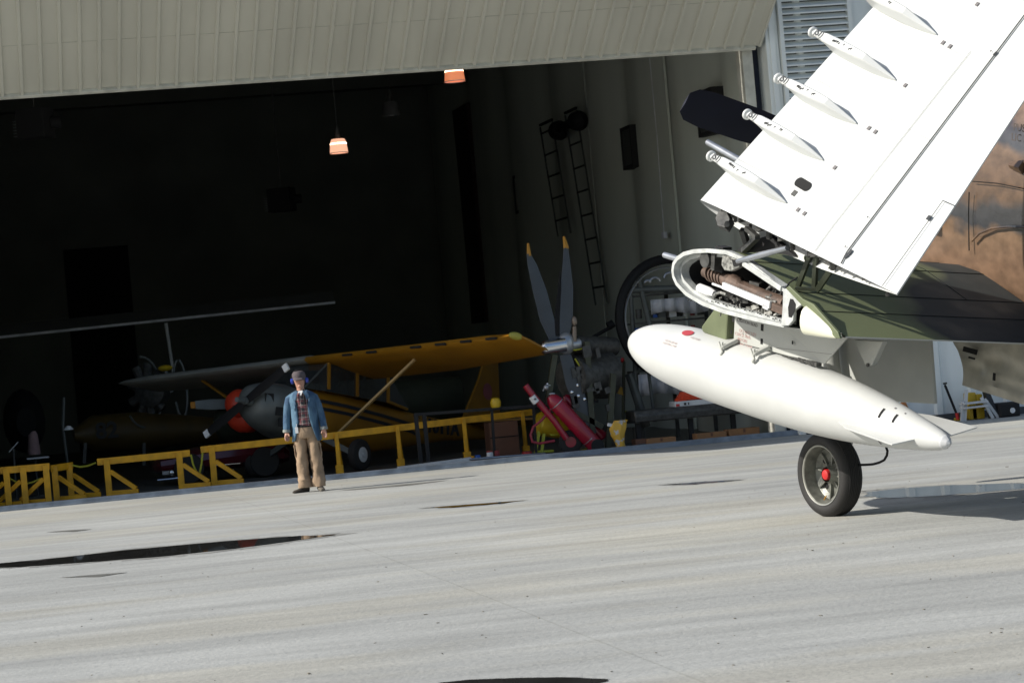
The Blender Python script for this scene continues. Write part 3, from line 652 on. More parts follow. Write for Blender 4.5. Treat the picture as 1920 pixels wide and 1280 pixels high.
# tail fins: horizontal-ish outboard and inboard fin
def fin(a, t0, t1, t2, t3, span, th=.012):
    dr = V((0, math.sin(R(a)), math.cos(R(a)))); tn = V((0, math.cos(R(a)), -math.sin(R(a))))
    def p(t, h): return V((TF-t*TLN, PYL, TU))+dr*h
    r0 = rad(t0)-.03; r3 = rad(t3)-.03
    b = MB(); b.prism([p(t0, r0)-tn*th/2, p(t1, rad(t0)+span*.75)-tn*th/2, p(t2, rad(t0)+span)-tn*th/2, p(t3, r3+.02)-tn*th/2, p(t3, r3)-tn*th/2, p((t0+t3)/2, rad((t0+t3)/2)-.05)-tn*th/2], tn*th)
    return b.build('tank_fin', M['tank'], tk, smooth=False, bevel=.003)
fin(100, .74, .79, .925, .935, .07); fin(-84, .74, .84, .955, .965, .22); 
# sway braces
for x, y in ((1352, 655), (1412, 668)):
    c = bp(x+30, y-18, PYL+.08); e = bp(x+2, y-4, PYL+.22)
    b = MB(); b.bar(c, e, .06, .035, (0, 0, 1)); f_ = e+V((0, .0, 0)); 
    b.tube([e+V((.06, .0, .04)), e+V((.0, .01, -.02)), e+V((-.03, .015, -.045))], .012, 8); b.cyl(e+V((0, 0, .05)), e+V((0, .0, -.05)), .011, n=8)
    b.ball(e+V((-.02, .02, -.06)), .02, 8); b.build('sway_brace', M['greyunder'], py, ang=30, bevel=.003)
b = MB(); rr = random.Random(4)
for k in range(14):
    t = k/13; p = bp(1470+t*62, 664+t*18, PYL+.03); b.obox(p, (rr.uniform(.015, .04), 0, 0), (0, .03, 0), (0, 0, rr.uniform(.008, .02)))
b.split('rack_shackle', M['dkmetal'], py, smooth=False)
# triangular flap hinge fairing and black stub beneath trailing edge
b = MB(); c = bp(1600, 637, .5); e = bp(1655, 640, .5); t_ = bp(1628, 688, .5); 
b.prism([c, e, bp(1635, 684, .5), t_, bp(1622, 684, .5)], (0, -.06, 0)); tf = b.build('flap_hinge', M['greyunder'], iw, smooth=False, bevel=.006)
b = MB(); p = bp(1628, 684, .502); b.cyl(p, p+V((0, .012, 0)), .018, n=10); b.build('hinge_bolt', M['dkmetal'], tf)
# gear door behind the pylon
b = MB(); q = [bp(x, y, -.35) for x, y in ((1500, 600), (1742, 622), (1752, 757), (1660, 752), (1490, 740))]
b.prism(q, (0, -.04, 0)); b.build('gear_door', M['greyunder'], ac, smooth=False, bevel=.01)
# pressed metal door further inboard
b = MB(); nx, nz = 34, 16; px = []
c0, c1, c2, c3 = [bp(x, y, -1.0) for x, y in ((1786, 640), (2050, 650), (2050, 800), (1804, 722))]
lobes = [(.14, .55, .06, .13, .05), (.30, .35, .10, .14, .06), (.55, .5, .12, .12, .05), (.78, .5, .1, .16, .06), (.45, .75, .2, .07, .035), (.06, .2, .05, .1, .03), (.30, .8, .06, .06, -.04)]
for i in range(nx+1):
    row = []
    for j in range(nz+1):
        s_, t_ = i/nx, j/nz; p = c0.lerp(c1, s_).lerp(c3.lerp(c2, s_), t_)
        bul = math.sin(math.pi*min(1, t_))*.07*(1 if s_ < .12 else 1)*max(0, 1-s_*6)
        p = p+V((-bul, 0, 0))
        h = sum(a*math.exp(-((s_-x)/wx)**2-((t_-y)/wy)**2) for x, y, wx, wy, a in lobes); row.append(p-V((0, h, 0)))
    px.append(row)
b.loft(px, closed=False, caps=False); b.loft([[p-V((0, .05, 0)) for p in r_] for r_ in px], closed=False, caps=False)
b.loft([[r_[-1] for r_ in px], [r_[-1]-V((0, .05, 0)) for r_ in px]], closed=False, caps=False); b.loft([px[0], [p-V((0, .05, 0)) for p in px[0]]], closed=False, caps=False)
wd = b.build('wheel_well_door', mat('primed_inner_skin', (.52, .49, .41), .38, metal=.25, var=.25, scale=5), ac, ang=60)
b = MB()
for x, y, a_, c_ in ((1819, 657, .11, .025), (1822, 671, .05, .008), (1864, 706, .018, .035)): b.obox(bp(x, y, -.955), (a_*.9, 0, 0), (0, .004, 0), (-.05*a_, 0, c_))
b.split('lightening_hole', M['hole'], wd, smooth=False)
# main wheel, leg, brake hose
wc = V((.4*math.sin(PB), -.06, .4*math.cos(PB)))
b = MB(); TW = .115
tp = [(.275, -.085), (.288, -.098), (.305, -.112), (.335, -.118), (.365, -.112), (.388, -.09), (.398, -.07)]
gro = []
for k in range(-3, 4): gro += [(.403, k*.02-.007), (.403, k*.02+.005), (.396, k*.02+.007), (.396, k*.02+.011)]
tp2 = tp+gro+[(r_, -h) for r_, h in tp[::-1]]
b.lathe([(r_, h) for r_, h in tp2], wc, (0, 1, 0), 64, caps=False)
wh = b.build('tyre', M['rubber'], ac, ang=50); wh.name = 'main_wheel'
b = MB(); b.lathe([(.276, .092), (.290, .104), (.284, .108), (.272, .098), (.262, .05), (.25, -.02), (.21, -.05), (.12, -.045), (.09, -.02), (.072, .045)], wc, (0, 1, 0), 48, caps=False)
b.lathe([(.276, -.092), (.29, -.10), (.2, -.07), (.001, -.065)], wc, (0, 1, 0), 40, caps=False)
for k in range(8):
    q = 2*math.pi*k/8; rd = V((math.cos(q), 0, math.sin(q))); b.obox(wc+rd*.165+V((0, -.03, 0)), rd*.08, V((0, .014, 0)), rd.cross(V((0, 1, 0)))*.007)
rim = b.build('rim', M['rim'], wh, ang=35)
b = MB(); b.lathe([(.272, .094), (.278, .106), (.289, .110), (.293, .102)], wc, (0, 1, 0), 56, caps=False); b.build('rim_lip', mat('lip_metal', (.38, .38, .34), .35, metal=.5, var=.2), wh)
b = MB()
for k in range(4):
    q = 2*math.pi*k/4+.6; rd = V((math.cos(q), 0, math.sin(q))); c = wc+rd*.17+V((0, -.047, 0)); b.cyl(c, c+V((0, .006, 0)), .028, n=12)
b.split('rim_hole', M['hole'], wh, smooth=False)
b = MB(); b.lathe([(.052, -.02), (.052, .045), (.046, .058), (.03, .064), (0, .065)], wc, (0, 1, 0), 24); b.build('hub_cap', M['red'], wh, ang=40)
b = MB(); c = wc+V((-.03, .0, -.2)); b.tube([c+V((0, .05, 0)), c+V((-.02, .09, -.03))], .006, 6); b.build('valve_stem', M['ytip'], wh)
b = MB(); b.tube([wc+V((.0, -.17, 0)), wc+V((.08, -.19, .35)), wc+V((.32, -.17, 1.15)), wc+V((.45, -.17, 1.6))], [.05, .06, .085, .1], 14); b.cyl(wc+V((0, -.2, 0)), wc+V((0, .05, 0)), .045, n=14)
b.bar(wc+V((-.10, -.14, .25)), wc+V((-.16, -.14, .55)), .04, .03); b.bar(wc+V((-.16, -.14, .55)), wc+V((-.02, -.14, .8)), .04, .03)
b.build('gear_leg', M['greyunder'], ac)
b = MB(); b.tube([bp(1606, 871, -.12), bp(1620, 871, -.12), bp(1636, 870, -.12), bp(1648, 867, -.12), bp(1658, 862, -.12), bp(1663, 853, -.12), bp(1664, 845, -.12), bp(1660, 834, -.12), bp(1650, 820, -.12)], .012, 8)
b.build('brake_hose', M['black'], ac)
b = MB(); b.lathe([(.205, -.15), (.24, -.14), (.24, -.119), (.2, -.1)], wc, (0, 1, 0), 24); b.build('brake_drum', M['blackm'], wh)

# starboard main wheel and leg (hidden side of the aircraft)
b = MB(); w2 = wc+V((0, -4.2, 0)); b.lathe(tp2, w2, (0, 1, 0), 40, caps=False); b.lathe([(.22, -.08), (.1, -.03), (.1, .03), (.22, .08)], w2, (0, 1, 0), 30); b.build('main_wheel', M['rubber'], ac, ang=50).location = (0, 0, 0)
b = MB(); b.tube([w2, w2+V((.1, .14, 1.6))], [.05, .1], 12); b.build('gear_leg', M['greyunder'], ac)
# ---------------- fuselage and cowling
FL = -2.1
def fsec(f, w_, u0, u1, n=28, p=2.5):
    c = (u0+u1)/2; h = (u1-u0)/2; out = []
    for k in range(n):
        q = 2*math.pi*k/n; cs, sn = math.cos(q), math.sin(q)
        out.append((f, FL+w_*math.copysign(abs(cs)**(2/p), cs), c+h*math.copysign(abs(sn)**(2/p), sn)))
    return out
b = MB(); b.loft([fsec(1.35, .74, 2.0, 3.72), fsec(.9, .72, 1.72, 3.80), fsec(.2, .70, 1.62, 3.95), fsec(-.8, .70, 1.66, 4.12), fsec(-1.8, .66, 1.75, 4.12), fsec(-3.2, .50, 1.95, 3.95), fsec(-5, .34, 2.2, 3.6), fsec(-7.2, .12, 2.55, 3.1)])
fu = b.build('fuselage', M['fus'], ac, ang=60)
b = MB(); b.loft([fsec(2.75, .50, 2.55, 3.55, p=2), fsec(2.70, .64, 2.42, 3.68, p=2), fsec(2.5, .73, 2.33, 3.78, p=2), fsec(1.9, .76, 2.28, 3.82, p=2), fsec(1.36, .76, 2.25, 3.80, p=2.1)]); b.build('cowling', M['fus'], ac, ang=60)
b = MB(); b.loft([fsec(-.3, .30, 4.0, 4.2), fsec(-.6, .36, 4.0, 4.55), fsec(-1.3, .38, 4.0, 4.68), fsec(-2.2, .34, 4.0, 4.5), fsec(-2.8, .2, 3.95, 4.15)]); b.build('canopy', M['glass'], ac)
b = MB(); b.prism([(-5.6, FL+.04, 3.3), (-6.2, FL+.04, 5.2), (-7.2, FL+.04, 5.2), (-7.5, FL+.04, 2.9)], (0, -.08, 0)); b.build('fin', M['fus'], ac, smooth=False, bevel=.03)
b = MB(); b.prism([(-5.9, FL-2.4, 3.35), (-5.7, FL+0, 3.35), (-5.9, FL+2.4, 3.35), (-6.9, FL+2.4, 3.35), (-7.0, FL-2.4, 3.35)], (0, 0, .06)); b.build('tailplane', M['camo_shade'], ac, smooth=False)
b = MB()
b.loft([[(f, -2.75-l_, u+dz(-1.45)-.0) for f, u in up_+lo_] for l_ in (0, .7, 1.4, 2.75)]); b.build('inner_wing', M['greyunder'], ac, ang=40)
# side panel seam, bulged panel arch, scoop
b = MB(); sl = FL+.735
b.tube([bp(1817, 360, -1.36), bp(1816, 400, -1.36), bp(1817, 470, -1.36)], .006, 6); b.tube([bp(1822, 340, -1.37), bp(1870, 344, -1.37), bp(1930, 356, -1.37)], .005, 6); b.build('panel_line', M['hole'], fu)
b = MB(); cA = bp(1880, 480, -1.36)
b.tube([bp(x, y, -1.36) for x, y in ((1822, 452), (1836, 438), (1860, 428), (1890, 425), (1925, 426))], .011, 8)
b.build('wing_root_fairing', M['fus'], fu)
b = MB(); c = bp(1902, 312, -1.37); b.loft([[c+V((.10, -.03, -.03)), c+V((.10, -.01, 0)), c+V((.10, -.03, .03))], [c+V((-.09, -.03, -.07)), c+V((-.09, .03, 0)), c+V((-.09, -.03, .07))]]); b.build('air_scoop', M['fus'], fu)
text('PUSH', .10, 'lettering', mat('stencil', (.10, .08, .07), .7), fu, frame(bp(1916, 241, -1.365), (-1, 0, 0), (0, 0, 1)), .001)
text('LIC SE', .10, 'lettering', bpy.data.materials['stencil'], fu, frame(bp(1914, 260, -1.365), (-1, 0, 0), (0, 0, 1)), .001)
b = MB(); b.tube([(1.35, -1.35, 2.9), (.8, -1.33, 2.75), (.3, -1.34, 2.7)], .06, 10); b.build('exhaust_stack', M['rust'], ac)
# propeller
pr_ = MB(); hub = V((2.6, FL, 3.02)); pr_.lathe([(.16, -.25), (.16, 0), (.12, .12), (.05, .2), (0, .21)], hub, (1, 0, 0), 20)
pp = pr_.build('propeller_hub', M['dkmetal'], ac)
tipd = (bp(1283, 190, 0)-hub); 
A_ = MINV @ onp(1284, 192, MBODY @ hub, FB); dirb = (A_-hub); dirb.x = 0; RB = dirb.length; dirb.normalize(); 
for k in range(4):
    rot = Matrix.Rotation(math.pi/2*k, 3, 'X'); dd = rot @ dirb; sdv = dd.cross(V((1, 0, 0))); b = MB(); secs = []
    for r_, w_, tw in ((.16, .07, 55), (.4, .13, 50), (.8, .19, 38), (1.3, .21, 30), (1.8, .205, 24), (1.98, .18, 22), (2.06, .11, 21)):
        r_ *= RB/2.06; ch = (sdv*math.cos(R(tw))+V((1, 0, 0))*math.sin(R(tw))); nr = dd.cross(ch); c = hub+dd*r_; th = .03 if r_ > .5 else .05
        secs.append([c+ch*w_, c+nr*th*.5, c-ch*w_, c-nr*th*.5])
    b.loft(secs); b.build('propeller_blade', mat('blade_black', (.010, .013, .026), .6, spec=.25) if k == 0 else bpy.data.materials['blade_black'], pp, ang=60)
# ------------------------------------------------------------------ helpers for things placed by sight line
def place(o0, mb):  # recentre a builder's world vertices on a thing's origin
    mb.v = [tuple(V(p)-o0) for p in mb.v]; return mb
class Thing:
    def __init__(s, name, loc, label, cat, group=None):
        s.o0 = V(loc); s.e = empty(name, loc, 0, label, cat, group)
    def part(s, mb, name, m, parent=None, **k): return place(s.o0, mb).build(name, m, parent or s.e, **k)
# ------------------------------------------------------------------ person
PX = G(587, 921)
pe = empty('person', PX, -R(11.5), 'person in denim jacket, plaid shirt, tan trousers, cap and blue ear defenders', 'person')
LEAN = -.035
def sh(p): return V((p[0]+p[2]*LEAN, p[1], p[2]))
def skin(verts, edges, name, m, sub=2):
    me = bpy.data.meshes.new(name); me.from_pydata([sh(v[:3]) for v in verts], edges, []); o = bpy.data.objects.new(name, me); COL.objects.link(o)
    md = o.modifiers.new('s', 'SKIN'); md.use_smooth_shade = True
    for i, v in enumerate(verts):
        r_ = v[3]; q = v[4] if len(v) > 4 else r_; me.skin_vertices[0].data[i].radius = (r_, q)
    me.skin_vertices[0].data[0].use_root = True
    o.modifiers.new('u', 'SUBSURF').levels = sub
    m2 = bpy.data.meshes.new_from_object(o.evaluated_get(bpy.context.evaluated_depsgraph_get())); bpy.data.objects.remove(o)
    m2.materials.clear(); m2.materials.append(m); m2.polygons.foreach_set('use_smooth', [True]*len(m2.polygons))
    o = bpy.data.objects.new(name, m2); COL.objects.link(o); o.parent = pe; return o
skinm = mat('skin', (.50, .27, .19), .5, var=.12, scale=14)
vs = [(0, 0, .98, .13, .10), (0, 0, 1.2, .13, .10), (0, .01, 1.40, .12, .085), (0, .005, 1.50, .06), (0, -.005, 1.56, .055), (0, -.01, 1.635, .078, .09), (0, -.005, 1.70, .085, .10)]
es = [(0, 1), (1, 2), (2, 3), (3, 4), (4, 5), (5, 6)]
for sx in (-1, 1):
    n = len(vs)
    vs += [(sx*.09, 0, .88, .085), (sx*.115, -.005, .5, .055), (sx*.12, .01, .09, .04), (sx*.17, .015, 1.40, .045), (sx*.245, .02, 1.15, .04), (sx*.275, -.04, .93, .032, .03), (sx*.280, -.06, .865, .042, .03)]
    es += [(0, n), (n, n+1), (n+1, n+2), (2, n+3), (n+3, n+4), (n+4, n+5), (n+5, n+6)]
    for k, (dy, ln) in enumerate(((-.033, .060), (-.011, .072), (.011, .068), (.031, .052))):
        m_ = len(vs); vs += [(sx*.280+dy*.8*-sx, -.06+dy*.6, .845, .012), (sx*.278+dy*.8*-sx, -.072+dy*.6, .845-ln*.6, .0115), (sx*.272+dy*.8*-sx, -.080+dy*.6, .845-ln, .010)]; es += [(n+6, m_), (m_, m_+1), (m_+1, m_+2)]
    m_ = len(vs); vs += [(sx*.248, -.085, .885, .014), (sx*.238, -.100, .845, .012)]; es += [(n+6, m_), (m_, m_+1)]
skin(vs, es, 'body', skinm)
def pl_(mb, name, m, **k):
    mb.v = [tuple(sh(p)) for p in mb.v]; return mb.build(name, m, pe, **k)
# face
b = MB(); b.add([(-.014, -.098, 1.625), (.014, -.098, 1.625), (0, -.125, 1.622), (0, -.098, 1.67)], [(0, 1, 2), (0, 2, 3), (1, 3, 2), (0, 3, 1)]); b.ball((0, -.098, 1.575), .03, 10, (1, .7, .8)); pl_(b, 'nose', skinm)
for sx in (-1, 1):
    b = MB(); b.ball((sx*.031, -.090, 1.665), .011, 8, (1.3, .6, .7)); pl_(b, 'eye', M['ink'])
    b = MB(); b.obox((sx*.031, -.099, 1.684), (.018, 0, 0), (0, .004, 0), (0, 0, .004)); pl_(b, 'eyebrow', mat('eyebrow', (.12, .08, .06), .8))
b = MB(); b.obox((0, -.099, 1.594), (.022, 0, 0), (0, .003, 0), (0, 0, .005)); pl_(b, 'mouth', mat('lips', (.25, .09, .08), .6))
# cap, ear defenders
tw = mat('tweed_cap', (.11, .09, .095), .9, var=.5, scale=60)
b = MB()
b.loft([[(w_*math.cos(q), -.005+w2*math.sin(q), z) for q in [2*math.pi*k/20 for k in range(20)]] for w_, w2, z in ((.096, .112, 1.685), (.102, .118, 1.72), (.098, .112, 1.76), (.075, .09, 1.79), (.03, .04, 1.80))])
b.loft([[(.088*math.cos(q), -.07-.035*math.sin(q)*(1+j), 1.70-.022*j+.008*math.sin(q)-i) for q in [math.pi*k/12 for k in range(13)]] for j, i in ((0, 0), (1.6, 0), (1.6, .008), (0, .008))], closed=False, caps=False)
pl_(b, 'cap', tw)
b = MB()
for sx in (-1, 1): b.lathe([(.02, 0), (.038, .004), (.042, .02), (.036, .042), (.01, .046)], (sx*.088, 0, 1.655), (sx, 0, 0), 18)
pl_(b, 'ear_defenders', mat('ear_blue', (.03, .06, .42), .35))
b = MB(); b.tube([(.12*math.cos(q), 0, 1.66+.16*math.sin(q)) for q in [math.pi*k/14 for k in range(15)]], .009, 8); pl_(b, 'headband', M['black'])
# trousers
tan = mat('tan_trousers', (.36, .255, .165), .85, var=.34, scale=9, bump=.012, bscale=14, stretch=(1, 1, .5))
def ell(cx, cy, z, a, b_, n=24, j=0, ph=0): return [(cx+(a+j*math.sin(3*q+ph))*math.cos(q), cy+(b_+j*math.cos(4*q+ph))*math.sin(q), z) for q in [2*math.pi*k/n for k in range(n)]]
b = MB(); b.loft([ell(0, .0, z, a, c) for z, a, c in ((1.02, .165, .118), (.97, .172, .125), (.90, .182, .13), (.83, .185, .13), (.80, .17, .11))])
for sx in (-1, 1):
    rr = random.Random(sx+5); S = []
    for k in range(22):
        t = k/21; z = .90-t*.83; a = .098-.014*t+(.005*math.sin(k*2.3+sx) if t > .35 else 0)+(.02 if t > .85 else 0); cx = sx*(.088+.012*t+.012*math.sin(t*3)); S.append(ell(cx, .005, z, a, a*1.12, 24, .007*(t+.3), k*.8+sx))
    b.loft(S)
pl_(b, 'trousers', tan)
for sx in (-1, 1):
    b = MB(); S = [[(sx*(.185+.004), y, z) for y, z in ((-.075, .70), (.06, .70), (.06, .53), (-.075, .53))], [(sx*(.196), y, z) for y, z in ((-.065, .69), (.05, .69), (.05, .54), (-.065, .54))]]
    b.loft(S); b.obox((sx*.192, -.005, .69), (.008, 0, 0), (0, .066, 0), (0, 0, .025)); pl_(b, 'cargo_pocket', tan, bevel=.006)
b = MB(); b.loft([ell(0, 0, z, a, c) for z, a, c in ((1.005, .172, .125), (.965, .177, .13))], caps=False); pl_(b, 'belt', M['black'])
# shirt with plaid
def plaid():
    m = mat('plaid', (.2, .05, .05), .85); t = m.node_tree; b = t.nodes['Principled BSDF']; N = t.nodes; L = t.links
    tc = N.new('ShaderNodeTexCoord'); sx = N.new('ShaderNodeSeparateXYZ'); L.new(tc.outputs['Object'], sx.inputs[0]); col = None
    def st(o, per, w_, off):
        a = N.new('ShaderNodeMath'); a.operation = 'ADD'; a.inputs[1].default_value = off+10; L.new(o, a.inputs[0])
        p = N.new('ShaderNodeMath'); p.operation = 'MODULO'; p.inputs[1].default_value = per; L.new(a.outputs[0], p.inputs[0])
        l = N.new('ShaderNodeMath'); l.operation = 'LESS_THAN'; l.inputs[1].default_value = w_; L.new(p.outputs[0], l.inputs[0]); return l.outputs[0]
    base = (.05, .052, .052, 1); cur = None
    for o, per, w_, off, c, f in ((0, .09, .035, 0, (.26, .07, .075), .6), (2, .09, .035, 0, (.26, .07, .08), .55), (0, .09, .007, .055, (.65, .55, .50), .6), (2, .09, .007, .055, (.65, .55, .50), .6), (0, .045, .006, .02, (.02, .02, .03), .8), (2, .045, .006, .02, (.02, .02, .03), .8)):
        mx = N.new('ShaderNodeMix'); mx.data_type = 'RGBA'; q = N.new('ShaderNodeMath'); q.operation = 'MULTIPLY'; q.inputs[1].default_value = f
        L.new(st(sx.outputs[o], per, w_, off), q.inputs[0]); L.new(q.outputs[0], mx.inputs['Factor'])
        if cur is None: mx.inputs['A'].default_value = base
        else: L.new(cur, mx.inputs['A'])
        mx.inputs['B'].default_value = (*c, 1); cur = mx.outputs['Result']
    L.new(cur, b.inputs['Base Color']); return m
b = MB(); b.loft([ell(0, .0, z, a, c, 28, .004, z*30) for z, a, c in ((.985, .172, .125), (1.03, .176, .132), (1.1, .168, .125), (1.2, .165, .12), (1.32, .175, .12), (1.42, .165, .105), (1.47, .11, .085), (1.51, .065, .07))]); pl_(b, 'shirt', plaid())
b = MB(); b.add([(-.045, -.08, 1.50), (.04, -.08, 1.51), (.005, -.125, 1.43)], [(0, 1, 2)]); b.prism([(-.03, -.09, 1.485), (.035, -.09, 1.49), (.004, -.112, 1.435)], (0, -.012, 0)); pl_(b, 'undershirt', M['label'])
# denim jacket
den = mat('denim', (.085, .165, .24), .85, scale=5, bump=.02, bscale=9, c2=(.018, .055, .12), stretch=(1.6, 1.6, .6), lo=.38, hi=.6)  # dark stretched noise paints the shade of vertical folds into the cloth
b = MB(); S = []
for z, a, c, g_ in ((.76, .222, .165, 50), (.86, .214, .158, 42), (.95, .206, .152, 36), (1.05, .198, .148, 28), (1.15, .195, .145, 26), (1.28, .198, .142, 26), (1.38, .212, .132, 30), (1.44, .205, .115, 36), (1.48, .155, .09, 44), (1.515, .08, .08, 40)):
    row = []
    for k in range(29):
        q = R(-90+g_*.9+(360-1.9*g_)*k/28); w_ = .006*math.sin(7*q+z*25)+.005*math.sin(z*40+q*3); row.append(((a+w_)*math.cos(q)+.01, (c+w_)*math.sin(q), z+.012*math.sin(q*2) if z < .9 else z))
    S.append(row)
b.loft(S, closed=False, caps=False)
jk = pl_(b, 'jacket', den); md = jk.modifiers.new('thick', 'SOLIDIFY'); md.thickness = .008
for sx in (-1, 1):
    b = MB(); S = []
    ax = [(.13, .005, 1.435), (.185, .008, 1.395), (.222, .015, 1.28), (.247, .02, 1.16), (.266, .0, 1.05), (.276, -.035, .95), (.279, -.045, .915)]; rs = [.05, .062, .062, .058, .054, .050, .049]
    b.tube([(sx*x, y, z) for x, y, z in ax], rs, 16)
    sl_ = pl_(b, 'sleeve', den); b = MB(); b.tube([(sx*.2755, -.041, .945), (sx*.2775, -.046, .905)], .057, 16); pl_(b, 'cuff', mat('cuff_denim', (.28, .30, .28), .8, var=.3, scale=20))
    b = MB(); b.prism([(sx*.03, -.108, 1.50), (sx*.10, -.098, 1.50), (sx*.125, -.128, 1.42), (sx*.085, -.150, 1.36), (sx*.06, -.140, 1.44)], (0, -.008, 0)); pl_(b, 'lapel', den, bevel=.003)
    b = MB(); b.prism([(sx*.10, -.148, 1.34), (sx*.17, -.115, 1.34), (sx*.17, -.118, 1.25), (sx*.10, -.152, 1.25)], (0, -.006, 0)); pl_(b, 'breast_pocket', den)
    # shoes
    b = MB(); S = []
    for y, a, h, z0 in ((.07, .028, .06, .02), (.06, .042, .085, 0), (.0, .046, .10, 0), (-.06, .048, .075, 0), (-.13, .05, .055, 0), (-.185, .042, .045, 0), (-.215, .02, .025, .005)):
        S.append([(a*math.cos(q), y, max(.001, z0+h/2+h/2*math.sin(q))) for q in [2*math.pi*k/16 for k in range(16)]])
    b.loft(S); rot = Matrix.Rotation(R(-52 if sx < 0 else 12), 3, 'Z'); b.v = [tuple(rot @ V(p)+V((sx*.115-.0, .0, 0))) for p in b.v]
    pl_(b, 'shoe', mat('shoe', (.05, .04, .03) if sx < 0 else (.16, .14, .11), .7, var=.4, scale=20))
b = MB(); b.obox((-.118, -.165, .93), (.022, 0, 0), (0, .003, 0), (0, 0, .045)); b.tube([(-.118, -.16, .975), (-.11, -.14, 1.02)], .004, 6); pl_(b, 'badge', M['label'])
b = MB(); b.tube([(.045, -.09, 1.52), (.05, -.125, 1.44), (.045, -.135, 1.3)], .012, 8); pl_(b, 'camera_strap', M['black'])
# ------------------------------------------------------------------ yellow high-wing aircraft
hd = V((-.68, -.73, 0)).normalized(); pt_ = V((-hd.y, hd.x, 0)); pch = R(9)
xb = hd*math.cos(pch)+UP*math.sin(pch); zb = -hd*math.sin(pch)+UP*math.cos(pch)
MB2 = Matrix((xb, pt_, zb)).transposed().to_4x4(); MB2.translation = V((5.72, 45.85, .0))
yp = empty('yellow_aircraft', (0, 0, 0), 0, 'yellow high-wing light aircraft with grey cowl and black propeller behind the barriers', 'airplane', M=MB2)
def sec2(x, w_, z0, z1, n=24, p=2.8):
    c = (z0+z1)/2; h = (z1-z0)/2; return [(x, w_*math.copysign(abs(math.cos(q))**(2/p), math.cos(q)), c+h*math.copysign(abs(math.sin(q))**(2/p), math.sin(q))) for q in [2*math.pi*k/n for k in range(n)]]
b = MB(); b.loft([sec2(.95, .43, .48, 1.38), sec2(.5, .45, .42, 1.42), sec2(-.2, .46, .40, 1.42), sec2(-1.3, .44, .44, 1.36), sec2(-2.4, .34, .62, 1.30), sec2(-3.8, .20, .86, 1.26), sec2(-5.6, .05, 1.05, 1.25)]); yf = b.build('fuselage', M['ayel'], yp, ang=50)
b = MB(); b.loft([sec2(1.92, .20, .86, 1.26, p=2), sec2(1.86, .32, .74, 1.36, p=2.2), sec2(1.6, .40, .62, 1.42, p=2.3), sec2(1.2, .43, .52, 1.42), sec2(.951, .435, .475, 1.385)]); cw = b.build('cowling', M['agrey'], yp, ang=50)
for x, y, z, w_, h_ in ((1.81, .30, 1.12, .07, .07), (1.62, .40, .90, .08, .07), (1.55, .41, .72, .08, .07)):
    b = MB(); b.obox((x, y, z), V((w_, -w_*.55, 0)), (.01, .016, 0), (0, 0, h_)); b.build('air_intake', M['hole'], cw, smooth=False)
b = MB(); b.loft([[(x, w_*sx, z) for sx, z in ((-1, z0), (-1, z1), (1, z1), (1, z0))] for x, w_, z0, z1 in ((.93, .38, 1.36, 1.38), (.35, .42, 1.36, 1.84), (-1.55, .42, 1.34, 1.84), (-2.35, .30, 1.28, 1.32))]); cb = b.build('cabin_glass', M['glass'], yp, smooth=False)
for sx in (-1, 1): b = MB(); b.bar((.93, sx*.385, 1.38), (.36, sx*.425, 1.82), .025, .025); b.build('windscreen_post', M['agrey'], cb, smooth=False)
b = MB()
for sx in (-1, 1):
    for p, q in (((.30, .43, 1.40), (.30, .43, 1.86)), ((-.55, .43, 1.36), (-.55, .43, 1.86)), ((-1.5, .43, 1.34), (-1.5, .43, 1.86))): b.bar((p[0], sx*p[1], p[2]), (q[0], sx*q[1], q[2]), .05, .05)
b.bar((-1.5, .43, 1.36), (-2.3, .3, 1.3), .04, .04)
b.split('window_frame', M['ayel'], cb, smooth=False)
def wing2(sx, m, name):
    b = MB(); S = []
    for t in (0, .15, .5, .85, .97, 1.0):
        y = sx*(.0+4.3*t) if sx > 0 else sx*4.2*t; c = 1.5 if t < .6 else 1.5-.35*(t-.5)*2; x0 = .42-.05*t; th = .17*(1 if t < .9 else (.7 if t < 1 else .25))
        S.append([(x0-c*a, y, 1.93+(.10*t if sx > 0 else -.12*t)+th*n-(.15 if sx > 0 else .04)*c*a) for a, n in ((0, 0), (.03, .35), (.12, .6), (.35, .75), (.7, .4), (1, 0), (.7, -.2), (.35, -.3), (.1, -.28), (.02, -.15))])
    b.loft(S); return b.build(name, m, yp, ang=40)
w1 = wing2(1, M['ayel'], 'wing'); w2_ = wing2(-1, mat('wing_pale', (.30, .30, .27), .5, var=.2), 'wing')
for t in (.9, 1.4, 2.3, 2.8, 3.3, 3.8):
    b = MB(); b.obox((.40, t, 1.93+.02*t), (.03, 0, 0), (0, .10, 0), (0, 0, .018)); b.build('slot', M['hole'], w1, smooth=False)
b = MB(); b.ball((.36, 4.25, 2.02), .13, 10, (1.6, .5, .5)); b.build('wing_tip', mat('tip_pale_yellow', (.50, .45, .08), .5), w1)
b = MB(); b.bar((.2, .44, .55), (-.1, 1.95, 1.85), .075, .035); b.build('strut', mat('strut_tan', (.50, .32, .12), .5), w1, smooth=False)
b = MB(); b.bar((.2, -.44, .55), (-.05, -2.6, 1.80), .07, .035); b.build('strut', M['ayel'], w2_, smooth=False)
b = MB(); b.prism([(-4.5, .02, 1.22), (-5.15, .02, 2.15), (-5.35, .02, 2.55), (-5.85, .02, 2.55), (-5.95, .02, 1.0), (-5.5, .02, 1.05)], (0, -.05, 0)); fn = b.build('fin', M['ayel'], yp, smooth=False, bevel=.012)
b = MB(); b.cyl((-5.45, .022, 1.95), (-5.45, .026, 1.95), .16, n=20); b.build('emblem', mat('emblem_pink', (.35, .10, .12), .6), fn, smooth=False)
